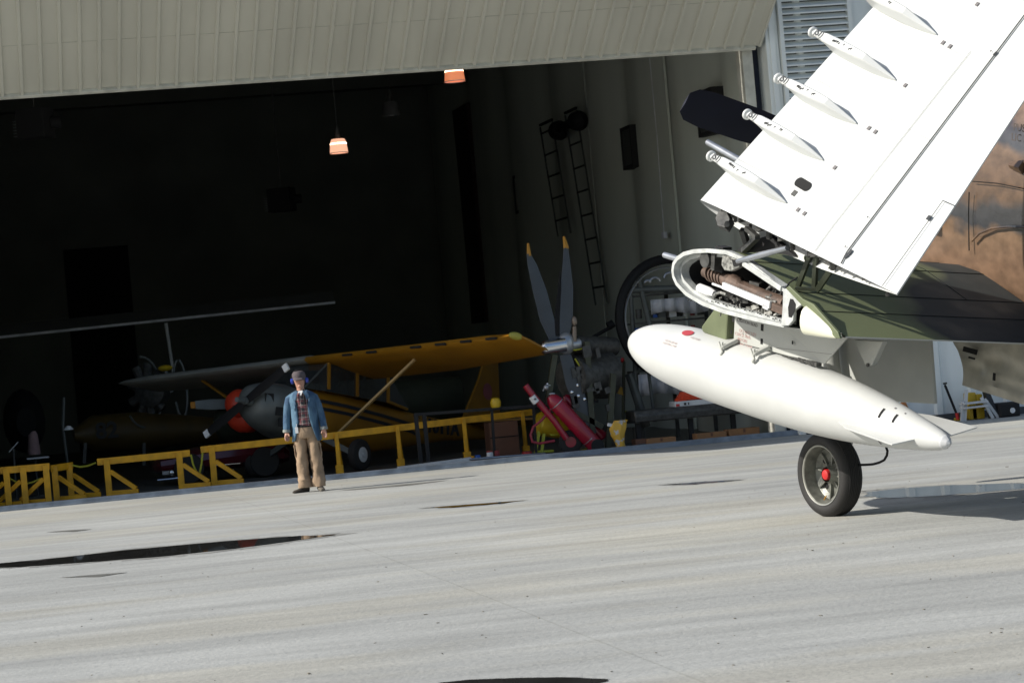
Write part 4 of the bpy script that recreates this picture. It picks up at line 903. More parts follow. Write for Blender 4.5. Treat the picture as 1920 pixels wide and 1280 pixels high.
b = MB(); b.prism([(-4.9, -1.5, 1.28), (-4.7, 0, 1.28), (-4.9, 1.5, 1.28), (-5.7, 1.5, 1.28), (-5.7, -1.5, 1.28)], (0, 0, .04)); b.build('tailplane', M['ayel'], yp, smooth=False)
for dz_, x0, x1 in ((0, .95, -2.9), (-.13, .95, -2.6)):
    b = MB(); b.loft([[(x, w_+.006, z+dz_) , (x, w_+.006, z+dz_-.06)] for x, w_, z in ((.9, .437, 1.20), (.4, .452, 1.20), (-.2, .463, 1.18), (-1.3, .443, 1.12), (-2.4, .345, 1.06), (x1, .30, 1.02))], closed=False, caps=False); b.build('stripe', M['stripe'], yf)
text('N1011A', .36, 'registration', M['stripe'], yf, frame((-3.3, .29, 1.06), (-1, .09, 0), (0, 0, 1)) @ Matrix.Translation((0, 0, .02)), .012, .006)
for sx in (-1, 1):
    b = MB(); b.bar((.35, sx*.38, .55), (.30, sx*1.02, .24), .09, .05, (1, 0, 0)); b.build('gear_leg', M['agrey'], yp, smooth=False)
    b = MB(); b.lathe([(.12, -.07), (.2, -.085), (.26, -.06), (.275, 0), (.26, .06), (.2, .085), (.12, .07)], (.32, sx*1.1, .235), (0, 1, 0), 28); wl = b.build('wheel', M['rubber'], yp)
    b = MB(); b.lathe([(.0, .0), (.11, .0), (.13, .075), (.12, .08)], (.32, sx*1.1, .235), (0, sx, 0), 20); b.cyl((.32, sx*1.17, .235), (.32, sx*1.20, .235), .04); b.build('hub', M['whitep'], wl)
# propeller and red spinner
hb = V((2.0, 0, 1.06)); bd_ = V((0, .85, .52)).normalized(); pch2 = bd_.cross(V((1, 0, 0)))
b = MB(); b.cyl(hb+V((-.06, 0, 0)), hb+V((.10, 0, 0)), .075, .06, n=18); b.cyl(hb+V((.09, 0, 0)), hb+V((.30, 0, 0)), .045, n=12); sp = b.build('propeller_hub', M['agrey'], yp, ang=60)
for sx in (-1, 1):
    b = MB(); S = []
    for r_, w_ in ((.0, .065), (.25, .08), (.5, .085), (.8, .078), (.93, .06)): c = hb+bd_*sx*r_+V((.05, 0, 0)); S.append([c+pch2*w_, c+V((.02, 0, 0)), c-pch2*w_, c-V((.02, 0, 0))])
    b.loft(S); pb = b.build('propeller_blade', M['black'], yp, ang=60)
    b = MB(); c = hb+bd_*sx*.96+V((.05, 0, 0)); b.obox(c, bd_*.05, pch2*.06, (.022, 0, 0)); b.build('blade_tip', M['label'], pb, smooth=False)
# ------------------------------------------------------------------ dim aircraft further in
q = at(455, 800, 48.5)
t = Thing('dark_green_aircraft', (q.x, 48.5, 0), 'dark green aircraft with orange red spinner and a grey blade tipped orange', 'airplane')
b = MB(); b.loft([[(q.x+x, 48.5+y*1.0+.6*math.cos(a)*r_, .95+r_*.75*math.sin(a)) for a in [2*math.pi*k/20 for k in range(20)]] for x, y, r_ in ((-.55, -.3, .12), (-.45, -.2, .38), (0, 0, .62), (1.2, .6, .75), (4.5, 2.4, .6))]); t.part(b, 'nose', M['dkgreen'])
sc2 = at(448, 757, 47.0); b = MB(); b.lathe([(.02, -.26), (.13, -.22), (.22, -.12), (.26, 0), (.25, .12), (.2, .2)], sc2, (.55, .8, .0), 28); t.part(b, 'spinner', M['orange'], ang=60)
b = MB(); c9 = at(454, 772, 47.1); b.lathe([(.16, -.16), (.28, -.08), (.31, .04), (.30, .25)], c9+V((0, 0, -.06)), (.55, .8, -.1), 28); t.part(b, 'nose_ring', M['orange'], ang=60)
b = MB(); c9 = at(451, 766, 47.05); b.lathe([(.272, -.02), (.285, .02), (.27, .06)], c9, (.5, .8, -.35), 28, caps=False); t.part(b, 'spinner_gap', M['black'], ang=60)
b = MB(); a = at(470, 756, 48.0); c = at(425, 757, 48.0); e = at(366, 759, 48.0)
S = [[p+V((0, 0, w_)), p+V((0, .02, 0)), p-V((0, 0, w_)), p-V((0, .02, 0))] for p, w_ in ((a, .04), (c, .09), (c.lerp(e, .5), .095), (e, .07))]; b.loft(S)
bl = t.part(b, 'propeller_blade', mat('blade_pale', (.25, .28, .28), .5)); b = MB(); b.obox(e+V((-.04, 0, 0)), (.045, 0, 0), (0, .022, 0), (0, 0, .06)); t.part(b, 'blade_tip', mat('tip_orange', (.7, .28, .02), .5), bl, bevel=.01)
def AT(Y): return lambda x, y: at(x, y, Y)
P = AT(57.0)
t = Thing('high_wing_aircraft', (P(40, 700).x, 58, 0), 'dark high-wing aircraft deep in the hangar with a long pale wing edge', 'airplane')
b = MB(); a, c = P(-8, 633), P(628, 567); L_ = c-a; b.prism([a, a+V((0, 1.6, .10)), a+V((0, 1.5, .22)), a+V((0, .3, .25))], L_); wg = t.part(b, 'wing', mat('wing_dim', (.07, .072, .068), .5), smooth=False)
b = MB(); b.tube([a+V((0, -.02, 0)), c+V((0, -.02, 0))], .03, 6); t.part(b, 'leading_edge', M['tarp'], wg)
b = MB(); b.tube([P(311, 606), P(327, 712)], .035, 8); t.part(b, 'strut', M['whitep'], wg)
b = MB(); b.loft([[(t.o0.x+w_*math.cos(k*math.pi/8), y, 1.2+h*math.sin(k*math.pi/8)) for k in range(16)] for y, w_, h in ((56.2, .2, .3), (56.6, .4, .55), (58.5, .45, .7), (61, .3, .5), (65, .12, .2))]); t.part(b, 'fuselage', M['blackm'])
P = AT(50.0)
q = P(250, 830)
t = Thing('yellow_trainer', (q.x, 50, 0), 'dim yellow trainer aircraft numbered 82 with a pale open cowling ring', 'airplane')
c0 = P(268, 735); b = MB(); b.tube([c0+V((.62*math.cos(k*math.pi/14)*.6, .3*math.cos(k*math.pi/14), .66*math.sin(k*math.pi/14))) for k in range(-11, 8)], .022, 8); t.part(b, 'cowling_ring', mat('ring_pale', (.16, .17, .16), .5))
b = MB(); b.tube([c0+V((.72+.2*math.cos(k*math.pi/14)*.6, .3, .55*math.sin(k*math.pi/14))) for k in range(-12, 13, 2)], .02, 8); b.tube([P(308, 690), P(318, 712), P(322, 735)], .035, 8); t.part(b, 'cowl_frame', mat('frame_pale', (.20, .21, .20), .5))
b = MB(); b.lathe([(.15, 0), (.3, .05), (.3, .35), (.2, .4)], c0+V((.1, .1, 0)), (.5, .85, 0), 16)
for k in range(9):
    a = 2*math.pi*k/9; d = V((.6*math.cos(a), -.3*math.cos(a), math.sin(a)))*.32; b.cyl(c0+V((.1, .3, 0))+d*.6, c0+V((.1, .3, 0))+d*1.7, .09, n=8)
t.part(b, 'radial_engine', M['dkmetal'])
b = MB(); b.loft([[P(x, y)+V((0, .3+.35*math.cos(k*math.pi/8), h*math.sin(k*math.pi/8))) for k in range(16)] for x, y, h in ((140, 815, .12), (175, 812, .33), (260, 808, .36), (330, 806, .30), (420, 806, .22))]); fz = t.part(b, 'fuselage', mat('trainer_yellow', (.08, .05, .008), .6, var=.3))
z = P(195, 808); text('82', .42, 'number', M['ink'], fz, Matrix.Translation(z-t.o0+V((.05, -.09, 0))) @ Matrix.Rotation(R(90), 4, 'X'), .02, .01)
b = MB(); b.ball(P(310, 690), .10, 10, (1.4, 1, .6)); t.part(b, 'headrest', M['compy'])
b = MB(); b.bar(P(160, 830), P(158, 868), .06, .06); b.bar(P(270, 830), P(270, 872), .06, .06); t.part(b, 'gear_leg', M['dkmetal'])
# cloth covered stand, work lamp, side table
P = AT(47.5); q = P(66, 860)
t = Thing('cloth_covered_stand', (q.x, 47.5, 0), 'small pale pink cloth draped over a white-topped stand at far left', 'stand')
b = MB(); S = []
for x, y, r_ in ((63, 808, .03), (62, 815, .07), (63, 830, .085), (64, 848, .10), (65, 852, .09)): c = P(x, y); S.append([c+V((r_*math.cos(a)*(1+.2*math.sin(5*a)), r_*math.sin(a), 0)) for a in [2*math.pi*k/18 for k in range(18)]])
b.loft(S); t.part(b, 'cloth', mat('pink_cloth', (.26, .17, .17), .8, bump=.01, bscale=15))
b = MB(); b.box(P(50, 857).x, P(91, 855).x, 47.2, 47.8, P(66, 857).z-.02, P(66, 857).z); t.part(b, 'table_top', M['whitep'], smooth=False)
b = MB(); b.tube([(q.x, 47.5, P(66, 857).z-.02), (q.x, 47.5, 0)], .02); b.cyl((q.x, 47.5, 0), (q.x, 47.5, .02), .2); t.part(b, 'stand_post', M['dkmetal'])
t = Thing('work_lamp', (P(128, 860).x, 47.5, 0), 'slender work lamp with a small white head left of the yellow trainer', 'lamp')
b = MB(); b.tube([(t.o0.x, 47.5, 0), P(118, 800), P(120, 745)], .025, 8); t.part(b, 'arm', M['gtube']); b = MB(); b.lathe([(.03, 0), (.08, -.05), (.09, -.07)], P(128, 798), (0, 0, 1), 16); t.part(b, 'lamp_head', M['label'])
t = Thing('tilted_board', (P(25, 858).x, 47.5, 0), 'thin white strip leaning on a dark stand at the left edge', 'board')
b = MB(); b.bar(P(17, 847), P(34, 828), .05, .015); t.part(b, 'strip', M['whitep'], smooth=False); b = MB(); b.tube([P(25, 840), (t.o0.x, 47.5, 0)], .02); t.part(b, 'post', M['dkmetal'])
# ------------------------------------------------------------------ maroon car
P = AT(46.2); q = P(400, 890)
t = Thing('maroon_car', (P(400, 890).x, 46.8, 0), 'old dark maroon car with chrome headlights and bumper behind the yellow barriers', 'car')
x0, x1 = P(290, 880).x, P(545, 860).x; b = MB(); S = []
for x, z0, z1, hw in ((x0, .25, .42, .5), (x0+.12, .2, .52, .72), (x0+.7, .18, .60, .8), (x0+1.5, .18, .66, .82), (x1-.1, .18, .64, .8), (x1, .22, .5, .7)): S.append([(x, 47.0+hw*math.cos(a), (z0+z1)/2+(z1-z0)/2*math.copysign(abs(math.sin(a))**.6, math.sin(a))) for a in [2*math.pi*k/20 for k in range(20)]])
b.loft(S); bo = t.part(b, 'body', M['maroon'])
for px, py, r_ in ((322, 886, .055), (352, 868, .05), (353, 878, .05)):
    b = MB(); b.ball(P(px, py), r_, 12, (1, .6, 1)); t.part(b, 'headlight', M['silver'])
b = MB(); c = P(315, 886); b.obox(c+V((0, .02, 0)), (.10, 0, 0), (0, .02, 0), (0, 0, .035)); t.part(b, 'grille', M['steel'], bevel=.01)
b = MB(); b.tube([P(295, 900), P(325, 897), P(350, 893)], .018, 8); t.part(b, 'bumper', M['silver'])
b = MB(); b.tube([P(405, 872), P(450, 868)], .010, 6); b.tube([P(430, 881), P(438, 880)], .010, 6); t.part(b, 'chrome_strip', M['silver'])
for dx in (.6, 1.9):
    b = MB(); b.lathe([(.05, -.08), (.24, -.08), (.27, 0), (.24, .08), (.05, .08)], (x0+dx, 46.25, .27), (0, 1, 0), 24); t.part(b, 'wheel', M['rubber'])
# ------------------------------------------------------------------ barriers
def barrier(pa_, pb_, YA, YB, legs, label, fd=(.62, -.25), mid=False, rh=.11):
    A, B_ = at(*pa_, YA), at(*pb_, YB); c = (A+B_)/2; t = Thing('barrier', (c.x, c.y, 0), label, 'barrier', 'yellow barriers along the hangar door line')
    b = MB(); b.bar(A, B_, .045, rh); t.part(b, 'rail', M['yel'], smooth=False, bevel=.004)
    for s_, kind in legs:
        p = A.lerp(B_, s_); d = V((fd[0], fd[1], 0)); foot = V((p.x, p.y, 0))
        b = MB(); w_ = .10 if kind != 'thin' else .065
        b.bar(p+V((0, -.035, .03)), foot+V((0, -.035, .0)), w_, .05, (0, 1, 0)) ; t.part(b, 'leg', M['yel'], smooth=False, bevel=.004)
        if kind == 'thin':
            b = MB(); b.box(foot.x-.06, foot.x+.06, foot.y-.12, foot.y-.02, 0.001, .17); b.bar(foot+V((.02, -.02, .55)), foot+V((.10, .3, .03)), .04, .03); t.part(b, 'foot', M['yel'], smooth=False); continue
        sg = -1 if kind == 'L' else 1
        b = MB(); b.bar(foot+V((sg*.052, -.036, .055)), foot+d*.75*sg+V((0, -.036, .055)), .05, .10); t.part(b, 'foot', M['yel'], smooth=False, bevel=.004)
        b = MB(); b.bar(foot+V((sg*.052, -.04, .42)), foot+d*.70*sg+V((0, -.04, .11)), .05, .07); t.part(b, 'brace', M['yel'], smooth=False, bevel=.004)
    return t
barrier((0, 882), (93, 874), 43.6, 43.6, [(.12, 'L'), (.46, 'L'), (.92, 'L')], 'leftmost yellow barrier, its slanted braces leaning left')
barrier((97, 878), (135, 872), 43.9, 44.5, [(.12, 'R'), (.85, 'R')], 'short yellow barrier set end-on between the two at the left')
barrier((182, 866), (356, 849), 44.2, 44.2, [(.10, 'R'), (.88, 'R')], 'free-standing yellow barrier in front of the maroon car headlights')
barrier((376, 843), (600, 819), 44.3, 44.3, [(.09, 'R'), (.83, 'thin')], 'yellow barrier behind the standing person, below the orange red spinner')
barrier((601, 819), (1002, 772), 44.2, 45.0, [(.07, 'thin'), (.35, 'thin'), (.66, 'thin'), (.94, 'thin')], 'longest yellow barrier, in front of the yellow fuselage and red extinguisher')
def rope(pts, label, Y=44.1):
    P = [at(x, y, Y) for x, y in pts]; o0 = V((P[0].x, Y, P[0].z)); b = MB(); b.tube(P, .016, 6); o = place(o0, b).build('rope', M['yrope']); o.location = o0; tag(o, label, 'rope', 'sagging yellow ropes between barriers')
rope([(358, 852), (362, 870), (368, 884), (372, 890), (375, 884), (378, 868), (380, 848)], 'yellow rope sagging in a deep loop between two barriers left of the person', 44.15)
rope([(136, 872), (150, 875), (165, 873), (180, 867)], 'yellow rope strung from the end-on barrier to its right neighbour', 44.3)
rope([(3, 885), (12, 893), (30, 903), (45, 907), (60, 904), (76, 897)], 'yellow rope hanging in a shallow curve under the leftmost barrier', 43.7)
# dark frame table with paired legs
P = AT(43.9)
t = Thing('dark_frame_table', (P(880, 860).x, 43.9, 0), 'low dark blue metal frame with paired front legs overlapping the longest yellow rail', 'frame')
b = MB(); b.bar(P(778, 777), P(1122, 752), .04, .05); t.part(b, 'top_bar', M['blackm'], smooth=False)
for x, y, x2 in ((779, 775, 789), (795, 775, 803), (922, 768, 928), (1000, 762, 1006)):
    b = MB(); a = P(x, y); b.bar(a, V((P(x2, 860).x, 43.9, 0)), .065 if x < 800 else .04, .05, (0, 1, 0)); t.part(b, 'leg', M['blackm'], smooth=False)
t2 = Thing('beacon', P(930, 764), 'orange yellow round beacon standing on the dark frame beyond the rail', 'beacon')
b = MB(); b.lathe([(.07, 0), (.085, .03), (.09, .10), (.07, .15), (.03, .17)], P(930, 764), (0, 0, 1), 18); t2.part(b, 'dome', M['compy']); b = MB(); b.lathe([(.10, -.02), (.10, 0)], P(930, 764), (0, 0, 1), 18); t2.part(b, 'base', M['blackm'])
P = AT(44.9)
def boxthing(name, x0, x1, y0, y1, Y, dp, m, label, cat, group=None, zt=None, bev=.004, floor=True):
    a = at(x0, y1, Y); c = at(x1, y0, Y); z0 = 0 if floor else a.z; t = Thing(name, ((a.x+c.x)/2, Y, z0), label, cat, group)
    b = MB(); b.box(a.x, c.x, Y, Y+dp, z0+.001, c.z); return t, t.part(b, 'box', m, smooth=False, bevel=bev), a, c
t, bx, a, c = boxthing('wooden_crate', 922, 970, 788, 850, 44.7, .5, M['brownbox'], 'tall reddish brown crate behind the right end of the longest barrier', 'crate')
b = MB(); b.box(a.x-.004, c.x+.004, 44.694, 44.70, c.z*.57, c.z*.60); t.part(b, 'seam', M['hole'], bx, smooth=False)
# silver pole on the floor, cans
t = Thing('silver_pole', (P(880, 870).x, 43.4, 0), 'long silver grey pole lying on the floor just inside the threshold', 'pole')
b = MB(); b.bar(at(746, 878, 43.35)+V((0, 0, .0)), at(882, 860, 43.5)+V((0, 0, 0)), .10, .06); t.part(b, 'beam', M['whitep'], smooth=False); b = MB(); b.tube([at(880, 861, 43.45), at(1022, 850, 43.9)], .022, 8); t.part(b, 'tube', M['steel'])
b = MB(); b.box(at(762, 882, 43.3).x, at(815, 882, 43.3).x, 43.3, 43.42, .001, .04); o = place(V((at(790, 880, 43.3).x, 43.36, 0)), b).build('timber_block', M['yel'], smooth=False); o.location = (at(790, 880, 43.3).x, 43.36, 0); tag(o, 'short yellow block under the left end of the silver pole', 'block')
def can(x, y, r_, h, m, m2, name, label, cat, Y=43.75, zf=None):
    p = at(x, y, Y); p.z = 0.001 if zf is None else zf; t = Thing(name, p, label, cat); b = MB(); b.lathe([(r_*.9, 0), (r_, .01), (r_, h*.9), (r_*.9, h)], p, (0, 0, 1), 18); q = t.part(b, 'can_body', m)
    b = MB(); b.lathe([(r_*.92, h), (r_*.92, h+.02), (r_*.8, h+.024)], p, (0, 0, 1), 18); t.part(b, 'lid', m2)
can(919, 858, .055, .16, M['whitep'], M['redtrim'], 'paint_can', 'white can with a red lid on the floor right of the blue cup', 'can')
can(932, 856, .05, .15, M['redtrim'], M['redtrim'], 'paint_can', 'dull red can touching the white can with the red lid', 'can', 43.9)
can(896, 859, .05, .11, M['bluep'], M['bluep'], 'cup', 'small blue cup on the floor beside the white can', 'cup')
can(887, 861, .03, .10, M['orange'], M['yel'], 'bottle', 'tiny orange bottle left of the blue cup', 'bottle')
can(988, 850, .09, .09, M['red'], M['redtrim'], 'paint_can', 'squat red can at the foot of the lime frame of the compressor', 'can', 43.9)
can(940, 857, .03, .06, M['label'], M['label'], 'jar', 'left of two small pale jars near the silver pole', 'jar')
can(951, 856, .035, .06, M['label'], M['gtube'], 'jar', 'right of two small pale jars near the silver pole', 'jar')
# ------------------------------------------------------------------ compressor cart
P = AT(44.0); q = P(1045, 850)
t = Thing('compressor', (q.x, 44.0, 0), 'yellow tank compressor on a lime frame with one black red-hubbed wheel', 'compressor')
b = MB(); a, c = P(1008, 793), P(1066, 815); b.lathe([(.05, -.04), (.16, 0), (.205, .06), (.21, .3), (.205, .52), (.16, .58), (.05, .62)], a+V((0, .1, -.0)), V((1, .1, -.22)), 24); t.part(b, 'tank', M['compy'])
for p, r_ in (((1014, 790), (1002, 848)), ((1022, 795), (1014, 848))):
    b = MB(); e = P(*r_); b.bar(P(*p), V((e.x, 44.0, .001)), .05, .03, (0, 1, 0)); t.part(b, 'leg', M['lime'], smooth=False)
b = MB(); b.tube([P(1003, 847), P(1038, 845)], .022, 8); b.tube([P(1020, 805), P(1035, 815), P(1050, 812)], .02, 8); b.tube([P(1075, 848), P(1100, 842)], .02, 8); t.part(b, 'frame_tube', M['lime'])
wc2 = P(1064, 830); wc2.y = 43.75; wc2.z = .205
b = MB(); b.lathe([(.09, -.04), (.16, -.05), (.2, -.03), (.205, 0), (.2, .03), (.16, .05), (.09, .04)], wc2, (.15, 1, 0), 30); wl = t.part(b, 'wheel', M['rubber'])
b = MB(); b.lathe([(0, .02), (.03, .03), (.04, .01), (.07, .015), (.088, .05), (.092, .05)], wc2, (-.15, -1, 0), 24); t.part(b, 'hub', M['extred'], wl)
# fire extinguisher on a trolley
P = AT(43.65)
t = Thing('fire_extinguisher', (P(1110, 850).x, 43.65, 0), 'large wheeled red fire extinguisher leaning left with a red hose and white label', 'fire extinguisher')
def cyl_ext(p0, p1, r_, name):
    a, c = V(p0), V(p1); L = (c-a).length; b = MB(); b.lathe([(r_*.8, 0), (r_, .03), (r_, L*.86), (r_*.8, L*.94), (r_*.4, L)], a, c-a, 24); return t.part(b, name, M['extred'])
cyl_ext(P(1117, 836), P(1030, 742), .135, 'cylinder'); P2 = AT(43.95); cyl_ext(P2(1130, 822), P2(1058, 742), .11, 'cylinder')
b = MB(); b.tube([P(985, 722), P(1000, 742), P(1040, 790), P(1062, 822)], .055, 12); hn = t.part(b, 'handle_tube', M['extred'])
b = MB(); c = P(1001, 748); b.tube([c+V((-.04, -.03, .05)), c+V((.03, -.03, -.06))], .062, 14); lb = t.part(b, 'label_plate', M['label'])
b = MB(); b.obox(c+V((.0, -.095, 0)), (.02, 0, 0), (0, .003, 0), (0, 0, .012)); t.part(b, 'label_mark', M['ink'], lb, smooth=False)
b = MB(); b.tube([P(1034, 765), P(1015, 788), P(1000, 800), P(995, 815), P(998, 828), P(1012, 831), P(1040, 826)], .022, 8); b.tube([P2(1075, 762), P2(1085, 790), P2(1100, 812), P2(1115, 814), P2(1124, 806)], .03, 8); t.part(b, 'hose', mat('hose_red', (.33, .03, .05), .45))
for x, y in ((1047, 757), (1107, 824)):
    b = MB(); c = P(x, y); d = (P(1030, 742)-P(1117, 836)).normalized(); b.lathe([(.139, 0), (.139, .012)], c+V((-.03, .0, 0)), d, 24, caps=False); t.part(b, 'strap', M['steel'])
b = MB(); b.ball(P(1024, 726), .05, 10); b.tube([P(1018, 733), P(1022, 722), P(1032, 722)], .012, 6); b.ball(P(1035, 738), .035, 8, (1.6, .5, .6)); t.part(b, 'valve', M['steel'])
b = MB(); b.bar(P2(1085, 770), P2(1122, 806), .05, .03); t.part(b, 'trolley_bar', M['blackm'])
b = MB(); b.cyl((P(1118, 845).x, 43.5, .11), (P(1118, 845).x, 43.56, .11), .11); b.box(P(1100, 845).x, P(1132, 845).x, 43.6, 44.0, .001, .03); t.part(b, 'trolley_base', M['blackm'])
# bag
P = AT(43.5)
t = Thing('paper_bag', (P(1158, 842).x, 43.5, 0), 'crumpled yellow and silver bag standing on the threshold right of the extinguisher', 'bag')
b = MB(); S = []; rr = random.Random(2)
for x, y, w_ in ((1167, 843, .06), (1163, 830, .08), (1158, 815, .11), (1158, 803, .15), (1161, 793, .13), (1164, 788, .12)):
    c = P(x, y); S.append([c+V((w_*math.cos(a)+rr.uniform(-.015, .015), .06*math.sin(a)+rr.uniform(-.015, .015), rr.uniform(-.012, .012))) for a in [2*math.pi*k/14 for k in range(14)]])
b.loft(S); t.part(b, 'bag_body', M['bagy'], ang=20); b = MB(); c = P(1147, 797); b.obox(c, (.07, 0, -.02), (0, .02, .01), (.01, 0, .02)); t.part(b, 'folded_top', M['label'], bevel=.005)
# ------------------------------------------------------------------ propeller on engine stand
P = AT(43.75); hbp = P(1048, 648)
t = Thing('propeller_on_stand', (P(1080, 850).x, 44.0, 0), 'upright grey propeller with yellow tips and bright hub on a dark engine stand', 'propeller')
b = MB(); b.lathe([(.01, -.34), (.03, -.30), (.10, -.26), (.12, -.22), (.125, .12), (.13, .14)], hbp+V((-.05, -.05, 0)), V((1, .15, .06)), 24); t.part(b, 'hub_dome', M['silver'])
b = MB(); b.ball(hbp+V((.13, .05, .03)), .17, 16, (.9, .9, 1.2)); b.cyl(hbp+V((.10, 0, 0)), hbp+V((.36, .1, 0)), .1); t.part(b, 'hub', M['steel'])
def blade(pts, ws, m, tip=None, th=.02):
    b = MB(); S = [[p+V((w_, 0, 0)), p+V((0, th, 0)), p-V((w_, 0, 0)), p-V((0, th, 0))] for p, w_ in zip([P(*q) for q in pts], ws)]; b.loft(S); o = t.part(b, 'propeller_blade', m, ang=60)
    if tip:
        a, c, w_, w2 = tip; b = MB(); b.loft([[p+V((w_, 0, 0)), p+V((0, th*1.1, 0)), p-V((w_, 0, 0)), p-V((0, th*1.1, 0))] for p, w_ in ((P(*a), w_), (P(*c), w2))]); t.part(b, 'blade_tip', M['ytip'], o)
blade([(1040, 640), (1026, 600), (1012, 545), (998, 497), (991, 476)], (.08, .125, .12, .08, .035), M['blade'], ((992, 480), (990, 456), .04, .02))
blade([(1057, 635), (1060, 600), (1063, 540), (1062, 490), (1061, 464)], (.09, .13, .11, .065, .04), M['blade'], ((1062, 466), (1057, 443), .05, .02))
blade([(1044, 630), (1046, 580), (1049, 545), (1050, 508)], (.06, .05, .035, .01), M['black'])
blade([(1060, 665), (1075, 720), (1098, 780), (1112, 812)], (.10, .13, .12, .06), M['blade'])
b = MB(); b.cyl(hbp+V((.2, .2, -.55)), hbp+V((.9, .6, -.55)), .38, .42, n=18); b.cyl(hbp+V((.3, .2, 0)), hbp+V((1.1, .6, -.1)), .16, n=14)
rr = random.Random(8)
for k in range(9): a = 2*math.pi*k/9; c = hbp+V((.5, .3, -.5)); b.cyl(c, c+V((.1*math.cos(a), -.4*math.cos(a), math.sin(a)))*.55, .09, n=10)
t.part(b, 'engine', M['dkmetal'])
for (x, y), (x2, y2) in (((1040, 665), (1026, 760)), ((1100, 640), (1112, 840)), ((1150, 700), (1140, 840)), ((1052, 760), (1130, 800))):
    b = MB(); b.bar(P(x, y), P(x2, y2), .09, .09, (0, 1, 0)); t.part(b, 'stand_leg', M['olive'], smooth=False)
b = MB(); b.tube([P(1062, 655), P(1080, 656), P(1098, 652)], .012, 6); b.tube([P(1078, 672), P(1090, 690), P(1096, 700)], .014, 6); t.part(b, 'tie_strap', M['yrope'])
b = MB(); b.ball(P(1077, 602), .06, 12, (.8, .8, 1.5)); b.cyl(P(1077, 612), P(1077, 640), .04); t.part(b, 'lantern', mat('dull_brass', (.25, .20, .16), .4, metal=.5))
b = MB(); rr = random.Random(12)
for k in range(16): c = P(rr.uniform(1075, 1140), rr.uniform(655, 770)); b.obox(c, (rr.uniform(.02, .09), 0, .01), (0, .05, 0), (-.01, 0, rr.uniform(.02, .1)))
b.v = [tuple(V(p)-t.o0) for p in b.v]; b.split('engine_accessory', M['dkmetal'], t.e, smooth=False)
b = MB()
for x, y in ((1027, 720), (1083, 722), (1096, 748), (1084, 742), (1072, 735)): b.ball(P(x, y), .035, 8)
t.part(b, 'bright_fittings', M['silver'])
# paddle with yellow edge on post
P = AT(45.0)
t = Thing('yellow_tipped_blade', (P(1168, 840).x, 45, 0), 'grey hanging blade with dull yellow lower end right of the engine stand', 'propeller blade')
b = MB(); b.tube([(t.o0.x, 45, 0), P(1170, 680), P(1166, 672)], .03, 8); t.part(b, 'post', M['olive'])
b = MB(); b.prism([P(x, y) for x, y in ((1152, 668), (1164, 668), (1166, 724), (1146, 724))], (0, -.03, 0)); t.part(b, 'blade', M['agrey'], smooth=False); b = MB(); b.prism([P(x, y) for x, y in ((1143, 724), (1166, 726), (1168, 741), (1158, 738))], (0, -.03, 0)); t.part(b, 'blade_end', mat('dim_yellow', (.40, .24, .02), .5), smooth=False)
b = MB(); b.ball(P(1166, 675), .045, 10); t.part(b, 'red_knob', M['red']); b = MB(); b.ball(P(1174, 772), .03, 8); b.ball(P(1182, 774), .02, 8); t.part(b, 'valve_wheel', M['lime'])
# ------------------------------------------------------------------ black ring cowling on stand
P = AT(44.6); rc = P(1258, 594)
t = Thing('cowling_ring_stand', (rc.x, 44.9, 0), 'big black cowling ring on a grey tube stand behind the nose of the white tank', 'cowling stand')
b = MB(); b.tube([rc+V((1.0*math.cos(2*math.pi*k/48), .35*math.cos(2*math.pi*k/48), 1.0*math.sin(2*math.pi*k/48))) for k in range(48)], .085, 10, closed=True); t.part(b, 'ring', M['black'])
b = MB(); b.tube([rc+V((.86*math.cos(2*math.pi*k/48), .1+.3*math.cos(2*math.pi*k/48), .86*math.sin(2*math.pi*k/48))) for k in range(48)], .018, 6, closed=True); t.part(b, 'inner_ring', M['steel'])
b = MB(); b.tube([P(1140, 612), P(1150, 606)], .07); b.tube([P(1105, 636), P(1150, 610)], .03); t.part(b, 'pivot', M['black'])
for p, q, r_ in (((1181, 530), (1196, 790), .035), ((1197, 520), (1225, 640), .05), ((1180, 700), (1212, 800), .08), ((1215, 690), (1228, 790), .03), ((1175, 544), (1275, 540), .06), ((1190, 700), (1207, 690), .03)):
    b = MB(); b.tube([P(*p), P(*q)], r_, 10); t.part(b, 'frame_tube', M['gtube'])
b = MB(); c = P(1192, 800); b.tube([V((c.x, 44.6, c.z)), V((c.x, 44.6, 0))], .06); b.box(c.x-.3, c.x+.5, 44.4, 44.9, .001, .05); t.part(b, 'base', M['gtube'])
b = MB()
for x, y, r_ in ((1228, 528, .07), (1256, 520, .08), (1214, 530, .04)): b.tube([P(x, y)+V((r_*1.3*math.cos(a), 0, r_*math.sin(a))) for a in [math.pi*k/8 for k in range(9)]], .022, 8)
t.part(b, 'pipes', M['steel'])
# shelf clutter seen through the ring
P = AT(46.0)
t = Thing('draped_shelving', (P(1300, 700).x, 46.2, 0), 'shelving with white draped sheets and tools seen through the black cowling ring', 'shelving')
for i, (x0, x1, y0, y1, m_) in enumerate(((1222, 1330, 553, 590, 'tarp'), (1200, 1335, 690, 745, 'tarp'))):
    b = MB(); a, c = P(x0, y1), P(x1, y0); S = [[(a.x+(c.x-a.x)*k/24, 46.0+.05*math.sin(k*1.3)+.02*j, z+(.04*math.sin(k*.26)*(1 if j == 2 else 0))) for k in range(25)] for j, z in enumerate((c.z, (a.z+c.z)/2, a.z))]; b.loft(S, closed=False, caps=False); o = t.part(b, 'draped_sheet', M[m_]); o.modifiers.new('t', 'SOLIDIFY').thickness = .01
for y in (548, 600, 640, 690, 765):
    b = MB(); a, c = P(1190, y), P(1345, y-8); b.box(a.x, c.x, 46.05, 46.6, c.z-.03, c.z); t.part(b, 'shelf_board', M['dkmetal'], smooth=False)
